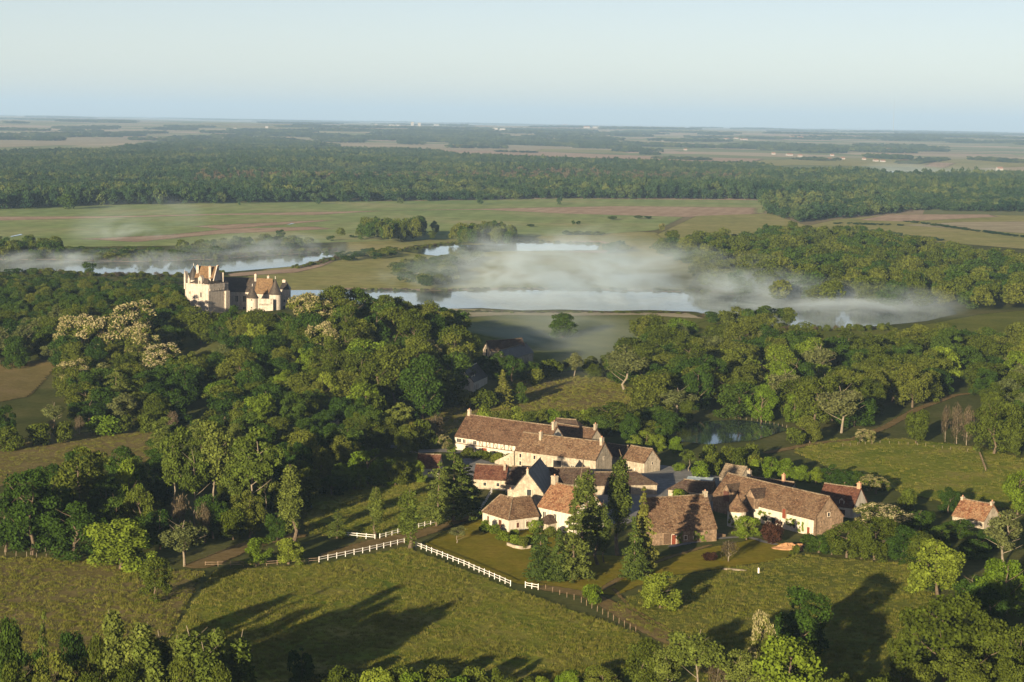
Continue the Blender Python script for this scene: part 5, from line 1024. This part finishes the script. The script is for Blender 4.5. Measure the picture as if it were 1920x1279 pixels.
# lone trees and bushes out on the far pasture
for a in ((1075, 412, 421, 9), (1084, 413, 421, 11), (995, 419, 426, 18), (1062, 431, 439, 12), (1105, 433, 440, 10), (1148, 404, 413, 22), (1195, 403, 411, 20), (1215, 404, 411, 18), (168, 487, 516, 28), (620, 440, 452, 18), (527, 428, 446, 22), (815, 410, 440, 24), (612, 470, 482, 12), (130, 360, 392, 50), (660, 440, 446, 10)): T(*a, 'dark_mid', 'small dark tree scattered on the far pasture beyond the lake', 'lone trees on the far pasture')
ORD = sorted([t for t in TREES if not t['must'] and t['label']], key=lambda t: -t['app'] * (1.0 if -30 < proj(t['p'])[0] < 1950 else .01))
MUST = [t for t in TREES if t['must']]
NT = sum(t['cat'] == 'tree' for t in MUST); cap = max(0, 300 - NT)
IND = MUST + ORD[:cap]; REST = ORD[cap:] + [t for t in TREES if not t['must'] and not t['label']]
pick = random.Random(5); SRC = {}
for t in IND:
    pv = PROTO[t['sp']]; q = pv[pick.randrange(len(pv))]
    root = empty(t['name'] or NAMES[t['sp']], tuple(t['p']), pick.random() * 6.28, t['label'], t['cat'], t['group'])
    k_ = pick.uniform(.9, 1.12); root.scale = (t['w'] / (2 * q['R']) * k_, t['w'] / (2 * q['R']) * 1.02 / k_, t['h'] / q['H']); root.rotation_euler[0] = pick.gauss(0, .035); root.rotation_euler[1] = pick.gauss(0, .035)
    c = mesh_obj('crown', q['crown'], root); SRC.setdefault(q['crown'].name, c)
    if q['trunk']: mesh_obj('trunk', q['trunk'], root)
    if q['extra']: mesh_obj('blossom', q['extra'], root)
print('TREES individual', len(IND), 'rest', len(REST), 'filled', NW)

# ---- everything past the individuals: one scatter of crowns per wood
def scatter(name, label, pts, srcs, cat=None):
    """pts rows: x y z sx sy sz rot idx"""
    A = np.asarray(pts, np.float32); me = bpy.data.meshes.new(name); me.vertices.add(len(A)); me.vertices.foreach_set('co', A[:, :3].ravel())
    a = me.attributes.new('scl', 'FLOAT_VECTOR', 'POINT'); a.data.foreach_set('vector', A[:, 3:6].ravel())
    rt = np.zeros((len(A), 3), np.float32); rt[:, 2] = A[:, 6]; a = me.attributes.new('rot', 'FLOAT_VECTOR', 'POINT'); a.data.foreach_set('vector', rt.ravel())
    a = me.attributes.new('idx', 'INT', 'POINT'); a.data.foreach_set('value', A[:, 7].astype(np.int32))
    o = mesh_obj(name, me); tag(o, label, cat, kind='stuff')
    ng = bpy.data.node_groups.new(name, 'GeometryNodeTree')
    ng.interface.new_socket('Geometry', in_out='INPUT', socket_type='NodeSocketGeometry'); ng.interface.new_socket('Geometry', in_out='OUTPUT', socket_type='NodeSocketGeometry')
    N = ng.nodes.new; gi_ = N('NodeGroupInput'); go = N('NodeGroupOutput'); ip = N('GeometryNodeInstanceOnPoints'); jn = N('GeometryNodeJoinGeometry')
    for s in srcs[::-1]:
        oi = N('GeometryNodeObjectInfo'); oi.transform_space = 'ORIGINAL'; oi.inputs['Object'].default_value = s; oi.inputs['As Instance'].default_value = True; ng.links.new(oi.outputs['Geometry'], jn.inputs[0])
    def attr(n, tp): q = N('GeometryNodeInputNamedAttribute'); q.data_type = tp; q.inputs[0].default_value = n; return [s for s in q.outputs if s.enabled][0]
    ng.links.new(gi_.outputs[0], ip.inputs['Points']); ng.links.new(jn.outputs[0], ip.inputs['Instance']); ip.inputs['Pick Instance'].default_value = True
    ng.links.new(attr('idx', 'INT'), ip.inputs['Instance Index'])
    er = N('FunctionNodeEulerToRotation'); ng.links.new(attr('rot', 'FLOAT_VECTOR'), er.inputs[0]); ng.links.new(er.outputs[0], ip.inputs['Rotation']); ng.links.new(attr('scl', 'FLOAT_VECTOR'), ip.inputs['Scale'])
    ng.links.new(ip.outputs[0], go.inputs[0])
    md = o.modifiers.new('scatter', 'NODES'); md.node_group = ng; return o
# sources must be crowns that stand in the scene: plant a few far field trees for the species that have none yet
def source(sp):
    o = []
    for k, q in enumerate(PROTO[sp]):
        if q['crown'].name not in SRC:
            sx, sy = {'oak_mid': (640 + 34 * k, 447 + k), 'dark_mid': (1010 + 26 * k, 432), 'acacia_mid': (1240, 436), 'wood_far': (300 + 150 * k, 384), 'pink_far': (1180 + 60 * k, 300)}.get(sp, (1500, 430))
            p = P(sx, sy); lb = {'oak_mid': ('small dark tree scattered on the far pasture beyond the lake', 'lone trees on the far pasture'), 'acacia_mid': ('small cream-flowering tree alone on the far pasture', None), 'wood_far': ('small tree standing just outside the edge of the great forest', 'outlying trees of the great forest'), 'pink_far': ('small brownish tree on the bare strip beyond the great forest', 'brownish trees beyond the great forest')}.get(sp, ('small dark tree scattered on the far pasture beyond the lake', 'lone trees on the far pasture'))
            root = empty(NAMES[sp], tuple(p), k, lb[0], 'tree', lb[1]); root.scale = (.8, .8, .75)
            SRC[q['crown'].name] = mesh_obj('crown', q['crown'], root)
            if q['extra']: mesh_obj('blossom', q['extra'], root)
        o.append(SRC[q['crown'].name])
    return o
ZONES = {}
for t in REST:
    far = t['label'] == ''
    y = t['p'][1]; z = 'lake' if far else ('left' if t['p'][0] < 20 else 'right'); ZONES.setdefault(z, []).append(t)
ZL = dict(left=('castle_woodland', 'dense mixed woodland covering the castle slope'), right=('pond_woodland', 'dense olive woodland beyond the dark pond'), lake=('lake_woodland', 'hazy woodland and copses around the misty lakes'))
for z, lst in ZONES.items():
    sps = sorted({t['sp'] for t in lst}); srcs = []; rng_ = {}
    for s in sps: st = len(srcs); srcs += source(s); rng_[s] = (st, len(srcs))
    pts = []
    for t in lst:
        i = pick.randrange(*rng_[t['sp']]); sp = t['sp']; q = PROTO[sp][i - rng_[sp][0]]
        pts.append((*t['p'], t['w'] / (2 * q['R']), t['w'] / (2 * q['R']), t['h'] / q['H'], pick.random() * 6.28, i))
    scatter(ZL[z][0], ZL[z][1], pts, srcs)

# ---- the great forest and the hedges and woods beyond
def forest(poly, spacing, seed, hr=(11, 15), grow=0.0, gaps=None):
    g = np.array(gpoly(poly)); rng = np.random.default_rng(seed); x0, y0 = g.min(0); x1, y1 = g.max(0); out_ = []
    nx = int((x1 - x0) / spacing) + 1; ny = int((y1 - y0) / spacing) + 1
    X, Y = np.meshgrid(x0 + (np.arange(nx) + .5) * spacing, y0 + (np.arange(ny) + .5) * spacing); X = X + rng.uniform(-.42, .42, X.shape) * spacing; Y = Y + rng.uniform(-.42, .42, Y.shape) * spacing
    X = X.ravel(); Y = Y.ravel(); k = poly_sd(g, X, Y) > 0; k &= np.abs(X) < Y * .31 + 80; X = X[k]; Y = Y[k]
    Zg = hgt(X, Y); h = rng.uniform(*hr, len(X)); w = spacing * rng.uniform(.75, 1.4, len(X))
    return np.stack([X, Y, Zg, w / 11.2, w / 11.2, h / 12, rng.uniform(0, 6.28, len(X)), rng.integers(0, 6, len(X))], 1)
wf = source('wood_far'); pk = source('pink_far')
FO = [forest([(-200, 398), (60, 392), (180, 386), (420, 382), (820, 377), (1060, 373), (1420, 375), (1440, 402), (1500, 418), (1600, 408), (1680, 400), (1700, 396), (1960, 398), (1990, 330), (1700, 338), (1560, 330), (1420, 322), (1300, 318), (1000, 308), (720, 292), (560, 288), (300, 292), (240, 304), (-200, 308)], 13, 3, (10, 20)),
      forest([(-200, 306), (240, 304), (280, 290), (420, 285), (560, 282), (640, 276), (560, 268), (420, 272), (250, 282), (100, 292), (-200, 290)], 17, 4, (12, 17)),
      forest([(640, 294), (800, 300), (1000, 307), (1300, 319), (1420, 323), (1560, 331), (1420, 314), (1180, 308), (960, 300), (720, 284), (640, 282)], 14, 5, (12, 16))]
FO = np.concatenate(FO)
# stands of different age, rides and small clearings
st_ = np.sin(FO[:, 0] * .011 + 1.7 * np.sin(FO[:, 1] * .004)) + np.sin(FO[:, 1] * .007 + 1.3 * np.sin(FO[:, 0] * .006)); FO[:, 5] *= 1 + .17 * st_
ride = (np.abs((FO[:, 0] * .8 + FO[:, 1] * .6) % 620 - 310) < 9) | (np.abs((FO[:, 1] - .12 * FO[:, 0]) % 520 - 260) < 11)
cl_ = (np.sin(FO[:, 0] * .021 + 4) * np.sin(FO[:, 1] * .013 + 2) * np.sin((FO[:, 0] + FO[:, 1]) * .009) > .72); FO = FO[~(ride | cl_)]
# budding pinkish stand inside the forest
pink = np.array(gpoly([(360, 352), (700, 346), (1000, 348), (1300, 345), (1420, 340), (1400, 332), (1000, 330), (640, 332), (380, 335)])); inp = poly_sd(pink, FO[:, 0], FO[:, 1]) > 0
r_ = np.random.default_rng(9); inp &= r_.random(len(FO)) < .7
FO[inp, 7] = 6 + r_.integers(0, len(pk), inp.sum()); FO[inp, 5] *= .85
scatter('great_forest', 'great dark forest stretching across beyond the green fields', FO, wf + pk)
# belts of trees, hedges and copses on the far plain
r_ = np.random.default_rng(21); BE = []
def belt(px0, py0, px1, py1, width, spacing, h):
    a = P(px0, py0)[:2]; b = P(px1, py1)[:2]; L = np.linalg.norm(b - a); n = int(L * width / spacing ** 2) + 3
    t = r_.random(n); u = r_.uniform(-.5, .5, n) * width; d = (b - a) / L; nn = np.array([-d[1], d[0]]); q = a + (b - a) * t[:, None] + nn * u[:, None]
    w = spacing * r_.uniform(1.2, 1.9, n); hh = h * r_.uniform(.75, 1.2, n)
    BE.append(np.stack([q[:, 0], q[:, 1], hgt(q[:, 0], q[:, 1]), w / 11.2, w / 11.2, hh / 12, r_.random(n) * 6.28, r_.integers(0, 6, n)], 1))
for a in ((0, 262, 110, 264, 160, 16, 15), (290, 276, 480, 262, 120, 18, 14), (400, 257, 470, 258, 150, 18, 14), (620, 266, 660, 268, 120, 18, 13), (700, 262, 1180, 279, 110, 18, 14), (740, 252, 1000, 262, 140, 20, 14), (1000, 264, 1300, 276, 160, 20, 14), (1180, 274, 1560, 283, 140, 20, 16), (1400, 272, 1640, 283, 120, 20, 18), (1560, 282, 1700, 288, 110, 20, 16), (1240, 298, 1320, 301, 60, 14, 9), (1200, 290, 1240, 291, 60, 14, 9), (1500, 300, 1560, 302, 60, 14, 10), (1640, 296, 1700, 300, 90, 14, 14), (1700, 308, 1760, 300, 60, 14, 9), (1780, 330, 1920, 334, 60, 12, 10), (1840, 300, 1920, 306, 80, 16, 11), (1700, 332, 1780, 338, 60, 12, 10), (480, 276, 640, 281, 70, 16, 12), (930, 285, 1000, 287, 30, 14, 7), (1700, 416, 1920, 446, 6, 5, 2.2), (1600, 432, 1760, 452, 8, 6, 3), (1560, 420, 1700, 424, 6, 5, 2.2), (1060, 440, 1130, 441, 14, 7, 3), (1640, 352, 1700, 356, 40, 12, 13), (0, 255, 300, 250, 120, 24, 13)): belt(*a)
for k in range(170):
    py = 233 + 48 * r_.random() ** 1.6; px = r_.uniform(-60, 1980); py += (px - 960) * .0167; L = r_.uniform(25, 170); dist = P(px, py)[1]
    belt(px, py, px + L, py + L * .0167 + r_.uniform(-1.2, 1.2), r_.uniform(60, 160) * (dist / 8000), max(18, dist / 480), 14)
scatter('far_hedges_and_copses', 'hazy hedges, copses and woods on the far plain', np.concatenate(BE), wf)
print('FAR', len(FO), sum(map(len, BE)))

# reeds and scrub along the lake shores
RE = []; rr = np.random.default_rng(77); sb = source('bush') + source('twiggy')
nb = len(PROTO['bush'])
for pl, n, wd, h in (([(-40, 487), (100, 487), (250, 491), (400, 486), (500, 479), (630, 472)], 420, 9, 2.6), ([(640, 545), (800, 546), (1000, 543), (1280, 547), (1500, 557)], 240, 5, 1.3), ([(745, 470), (850, 457), (1000, 454), (1125, 459)], 150, 5, 1.5), ([(560, 504), (600, 494), (640, 481)], 60, 6, 1.6), ([(60, 512), (200, 518), (330, 519), (420, 515)], 160, 7, 2.0), ([(745, 582), (1050, 587), (1290, 588)], 200, 4, .9), ([(1310, 596), (1400, 610), (1500, 622), (1660, 618)], 140, 6, 2.2)):
    g = np.array([P(*q)[:2] for q in pl]); sl = np.r_[0, np.cumsum(np.linalg.norm(np.diff(g, axis=0), axis=1))]
    for k in range(n):
        t = rr.random() * sl[-1]; i = min(len(g) - 2, np.searchsorted(sl, t) - 1 if t > 0 else 0); f = (t - sl[i]) / (sl[i + 1] - sl[i]); q = g[i] + (g[i + 1] - g[i]) * f + rr.normal(size=2) * np.array([2, wd * .45])
        hh = h * rr.uniform(.5, 1.5); w = rr.uniform(2, 5); tw = rr.random() < .35; j = nb + rr.integers(0, 2) if tw else rr.integers(0, nb)
        RE.append((q[0], q[1], float(hgt(*q)), w / 4.2, w / 4.2, hh / (6 if tw else 3.2), rr.random() * 6.28, j))
scatter('lakeside_scrub', 'reeds and low scrub along the lake shores', RE, sb)

# ------------------------------------------------------------------ far houses and the town on the plain
MT['farwhite'] = simple_mat('white_render', (.26, .255, .25), .8, .1, .1); MT['farroof'] = simple_mat('far_tile', (.22, .11, .075), .8, .2, .1)
def far_house(px, py, wpx, hpx, label, name='far_house', roof='farroof', group=None, cat='house', ang=.35, flat=False, wall='farwhite'):
    p = P(px, py); k = mpp(p); w = wpx * k; h = hpx * k; d = min(w * .6, 14); root = empty(name, tuple(p), ang, label, cat, group)
    hw = h if flat else h * .58
    MB().add([(-w / 2, -d / 2, -2), (w / 2, -d / 2, -2), (w / 2, d / 2, -2), (-w / 2, d / 2, -2), (-w / 2, -d / 2, hw), (w / 2, -d / 2, hw), (w / 2, d / 2, hw), (-w / 2, d / 2, hw)] + ([] if flat else [(-w / 2, 0, h), (w / 2, 0, h)]), [(0, 1, 5, 4), (2, 3, 7, 6)] + ([(1, 2, 6, 5), (3, 0, 4, 7), (4, 5, 6, 7)] if flat else [(1, 2, 6, 9, 5), (3, 0, 4, 8, 7)])).build('wall', MT[wall], root)
    if not flat: MB().add([(-w / 2 - .3, -d / 2 - .4, hw - .2), (w / 2 + .3, -d / 2 - .4, hw - .2), (w / 2 + .3, 0, h + .15), (-w / 2 - .3, 0, h + .15), (-w / 2 - .3, d / 2 + .4, hw - .2), (w / 2 + .3, d / 2 + .4, hw - .2)], [(0, 1, 2, 3), (3, 2, 5, 4)]).build('roof', MT[roof], root)
    else: MB().box(-w / 2 - .2, w / 2 + .2, -d / 2 - .2, d / 2 + .2, h, h + .6).build('roof', MT['farwhite'], root)
far_house(1638, 371, 11, 9, 'lone red-roofed house half sunk in the hazy wood')
far_house(555, 281, 12, 5, 'white farmhouse at the edge of the pale field beyond the forest')
far_house(1345, 309, 16, 6, 'pinkish farm building at the far end of the forest'); far_house(1376, 313, 9, 4, 'small barn beside the pinkish farm building'); far_house(1388, 314, 5, 4, 'tiny white shed beside the pinkish farm building')
far_house(1668, 284, 12, 6, 'white house on the blossoming rise of the far village'); far_house(1874, 320, 12, 7, 'white house beside the misty far lake')
for px, py, w in ((1450, 290, 7), (1480, 292, 12), (1500, 294, 8), (1530, 300, 11), (1555, 300, 8), (1560, 293, 7), (1642, 303, 10), (1655, 304, 9), (1690, 304, 9), (1700, 304, 10), (1620, 300, 7), (1580, 299, 8)): far_house(px, py, w, 4.2, 'pale red-roofed house of the hamlet on the far open fields', group='houses of the far hamlet')
for px, py, w in ((1362, 262, 10), (1395, 263, 14), (1500, 259, 12), (1485, 258, 9), (1380, 261, 8), (1245, 265, 8), (1100, 240, 12), (1050, 244, 8), (1285, 282, 6), (935, 253, 6), (1060, 236, 8)): far_house(px, py, w, 3.2, 'pale distant house in the hazy woods of the plain', group='distant houses in the hazy woods')
for px, py, w, h in ((735, 238, 11, 4), (745, 237, 6, 3), (756, 239, 12, 3), (818, 236, 10, 2.5), (705, 236, 5, 2.5), (925, 243, 16, 3), (942, 244, 10, 3), (1005, 244, 13, 3.5), (872, 241, 6, 2.5), (840, 243, 5, 2.5), (830, 245, 8, 2.5), (1118, 240, 14, 2.5), (500, 240, 5, 3), (130, 228, 6, 2), (810, 244, 12, 2.5), (1225, 240, 10, 2), (440, 242, 6, 2)): far_house(px, py, w, h, 'white block of the distant town on the horizon plain', 'town_block', group='white blocks of the distant town', cat='building', flat=True)
for px, py, h in ((773, 238, 9), (786, 239, 8.5)): far_house(px, py, 5, h, 'white tower block rising above the distant town', 'tower_block', group='tower blocks of the distant town', cat='building', flat=True)
p = P(1675, 246); k = mpp(p); hm = 62 * k; root = empty('radio_mast', tuple(p), 0, 'very tall thin radio mast on the hazy horizon', 'mast')
MB().tube([(0, 0, 0), (0, 0, hm)], [k * .42, k * .3], 5).build('pole', MT['farwhite'], root); MASTTOP = float(p[2] + hm)
for f_ in (.3, .55, .8): MB().tube([(-k * 1.0, 0, hm * f_), (k * 1.0, 0, hm * f_)], [k * .25] * 2, 5).build('platform', MT['farwhite'], root)
print('mast top', MASTTOP, p)

# ------------------------------------------------------------------ tall grass in the meadows
LM['grass'] = leaf_mat('grass_blades', (.115, .135, .020), (.15, .158, .028), (.19, .178, .05), .35, .3)
def tuft(seed, n, h, r):
    rng = np.random.default_rng(seed); V = []; F = []
    for i in range(n):
        a = rng.random() * 6.28; d = rng.random() ** .5 * r; x, y = d * math.cos(a), d * math.sin(a); b = rng.random() * 6.28; w = .05 + .05 * rng.random(); hh = h * (.5 + .6 * rng.random()); lx, ly = rng.normal() * .25 * hh, rng.normal() * .25 * hh
        k = len(V); V += [(x - w * math.cos(b), y - w * math.sin(b), -.05), (x + w * math.cos(b), y + w * math.sin(b), -.05), (x + lx, y + ly, hh)]; F.append((k, k + 1, k + 2))
    return np_mesh('grass_tuft', V, F, LM['grass'])
TU = []
for s, (px, py) in enumerate(((700, 1100), (900, 1200), (1000, 1150))):
    o = mesh_obj('grass_tuft', tuft(s, 26, .55, .55), None, tuple(P(px, py))); tag(o, 'tuft of long grass in the big field', 'grass', kind='stuff'); TU.append(o)
def grass(poly, dens, seed, hs=(.6, 1.3)):
    g = np.array(gpoly(poly)); r = np.random.default_rng(seed); x0, y0 = g.min(0); x1, y1 = g.max(0); n = int((x1 - x0) * (y1 - y0) * dens)
    X = r.uniform(x0, x1, n); Y = r.uniform(y0, y1, n); k = poly_sd(g, X, Y) > .6; k &= (np.abs(X) < Y * .26 + 3); X = X[k]; Y = Y[k]
    cl = .55 + .45 * np.sin(X * .21 + 2 * np.sin(Y * .13)) * np.sin(Y * .17 + 1.5 * np.sin(X * .09)); k = r.random(len(X)) < .35 + .65 * cl; X = X[k]; Y = Y[k]; cl = cl[k]
    s = r.uniform(.8, 1.3, len(X)); h = r.uniform(*hs, len(X)) * (.7 + .5 * cl)
    return np.stack([X, Y, hgt(X, Y), s, s, h, r.random(len(X)) * 6.28, r.integers(0, 3, len(X))], 1)
GR = np.concatenate([grass(FRONT, 1.9, 1), grass(LEFTM, 1.3, 2), grass(RIGHTM, 1.4, 3), grass(UPLEFT, .6, 4, (.5, 1)), grass(MIDF, .7, 5, (.8, 1.5)), grass(PADD, .45, 6), grass(GARD, 1.1, 7)])
scatter('meadow_grass', 'long rough grass of the meadows', GR, TU); print('GRASS', len(GR))
# ivy on walls
def ivy(name, o, w, h, ang, label, n=500, thick=.25):
    r = np.random.default_rng(int(abs(o[0]) * 7) % 999); cl = [(r.uniform(0, w), r.uniform(-.1, .1), r.uniform(0, h) , w * .12, thick, h * .16) for _ in range(14)]
    V, F = leaves(r, np.array(cl), n, .13); ob = mesh_obj(name, np_mesh(name, V, F, LM['ivy']), None, tuple(o)); ob.rotation_euler = (0, 0, ang); return tag(ob, label, 'ivy')
q = P(1381, 986); r_i = np.random.default_rng(4); cl = []
for _ in range(34):
    an = -math.pi / 2 + r_i.uniform(-1.3, .9); cl.append((2.3 * math.cos(an), 2.3 * math.sin(an), r_i.uniform(0, 2.6), .35, .35, .4))
V, F = leaves(r_i, np.array(cl), 1500, .12); tag(mesh_obj('ivy', np_mesh('ivy', V, F, LM['ivy']), None, (q[0], q[1], 0)), 'bright green ivy wrapped around the round dovecote wall', 'ivy')
a9 = HB9['ang']; r9 = HB9['root'].location; ux, uy = math.cos(a9), math.sin(a9)
for t0, w, z0, h, lb in ((.74, 3.0, 1.2, 1.6, 'climbing vine between the red hatch and the red door of the long barn'), (.86, 1.8, .2, 2.4, 'climbing vine beside the red door of the long barn'), (.48, 5.0, 1.0, 1.8, 'dark creeper on the shaded half of the long barn')):
    t = t0 * HB9['L']; ivy('climbing_vine', (r9[0] + ux * t + uy * .2, r9[1] + uy * t - ux * .2, z0), w, h, a9, lb)
b8 = bpy.data.objects['steep_tile_barn']; ux, uy = math.cos(b8.rotation_euler[2]), math.sin(b8.rotation_euler[2])
for t, w, h, lb in ((10.2, 3.0, 2.6, 'ivy patch at the low end of the steep-roofed barn'), (5.8, 1.2, 2.8, 'dark ivy strip beside the red door of the steep-roofed barn')): ivy('ivy', (b8.location[0] + ux * t + uy * .15, b8.location[1] + uy * t - ux * .15, 0), w, h, b8.rotation_euler[2], lb)

# ------------------------------------------------------------------ mist over the lakes, and the haze
def mist_material(name, dens, nscale, seed):
    mt, nt = newmat(name)
    tc = nd(nt, 'TexCoord'); sep = nd(nt, 'SeparateXYZ', Vector=tc.outputs['Object'])
    ln = nd(nt, 'VectorMath', {'operation': 'LENGTH'}, i0=tc.outputs['Object'])
    fall = math_(nt, 'SUBTRACT', 1.0, ln.outputs['Value'], True)
    n = nd(nt, 'TexNoise', {'noise_dimensions': '4D'}, Vector=nd(nt, 'Mapping', Vector=wpos(nt), Scale=(nscale * .8, nscale * .5, nscale * 2.4)).outputs[0], Scale=1.0, Detail=4.0, Roughness=.65, Distortion=1.1, W=seed)
    nn = ramp(nt, n, [(.45, 0.), (.64, 1.)])
    d = math_(nt, 'MULTIPLY', math_(nt, 'MULTIPLY', fall, nn.outputs[0]), dens)
    v = nd(nt, 'VolumePrincipled', Color=(.74, .885, 1.0, 1), Density=math_(nt, 'MULTIPLY', d, 1.0), Anisotropy=.1); out(nt, None, v)
    mt.cycles.volume_step_rate = .6; return mt
def mist(px, py, wpx, depth, h, dens, nscale=.018, seed=0., label='thin white mist drifting over the lake', rot=0.):
    p = P(px, py); k = mpp(p); import bmesh
    bm = bmesh.new(); bmesh.ops.create_icosphere(bm, subdivisions=3, radius=1.0)
    for v in bm.verts: v.co.z = max(v.co.z, -.12)
    me = bpy.data.meshes.new('mist'); bm.to_mesh(me); bm.free(); me.materials.append(mist_material('mist', dens, nscale, seed))
    o = mesh_obj('mist', me, None, (p[0], p[1], .8 + h * .12)); o.scale = (wpx * k / 2, depth * .7, h); o.rotation_euler = (0, 0, rot); return tag(o, label, 'mist', kind='stuff')
mist(1040, 552, 420, 120, 34, .040, .026, 1.)
mist(930, 540, 280, 130, 34, .034, .028, 11.)
mist(1130, 550, 300, 120, 36, .030, .03, 15.)
mist(1230, 552, 380, 120, 30, .036, .024, 2.)
mist(1430, 566, 380, 110, 17, .034, .022, 12.)
mist(1610, 582, 480, 110, 13, .036, .02, 3.)
mist(800, 534, 300, 110, 14, .014, .026, 4.)
mist(1060, 566, 980, 90, 5, .045, .012, 13., 'thin low mist skimming the big lake')
mist(500, 482, 420, 140, 15, .022, .022, 5.)
mist(180, 496, 560, 110, 8, .034, .016, 6.)
mist(265, 440, 240, 260, 30, .013, .014, 7., 'puff of mist drifting over the green fields')
mist(1010, 636, 520, 260, 5, .026, .006, 8., 'low film of mist on the shaded meadow')
mist(1760, 330, 330, 600, 30, .005, .006, 9., 'mist over the far lake near the village')
mist(880, 504, 260, 100, 14, .016, .028, 10.)
mist(1380, 530, 320, 120, 16, .016, .022, 14., 'faint mist clinging to the wood behind the lake')
top = max(MASTTOP, CAMH) + 8
hz = MB().box(-70000, 70000, -3500, 72000, -2.5, top)
mt, nt = newmat('haze'); v = nd(nt, 'VolumePrincipled', Color=(.42, .64, 1.0, 1), Density=5.0e-5, Anisotropy=0.0); out(nt, None, v)
tag(hz.build('haze', mt), 'pale morning haze over the whole plain', 'haze', kind='stuff')
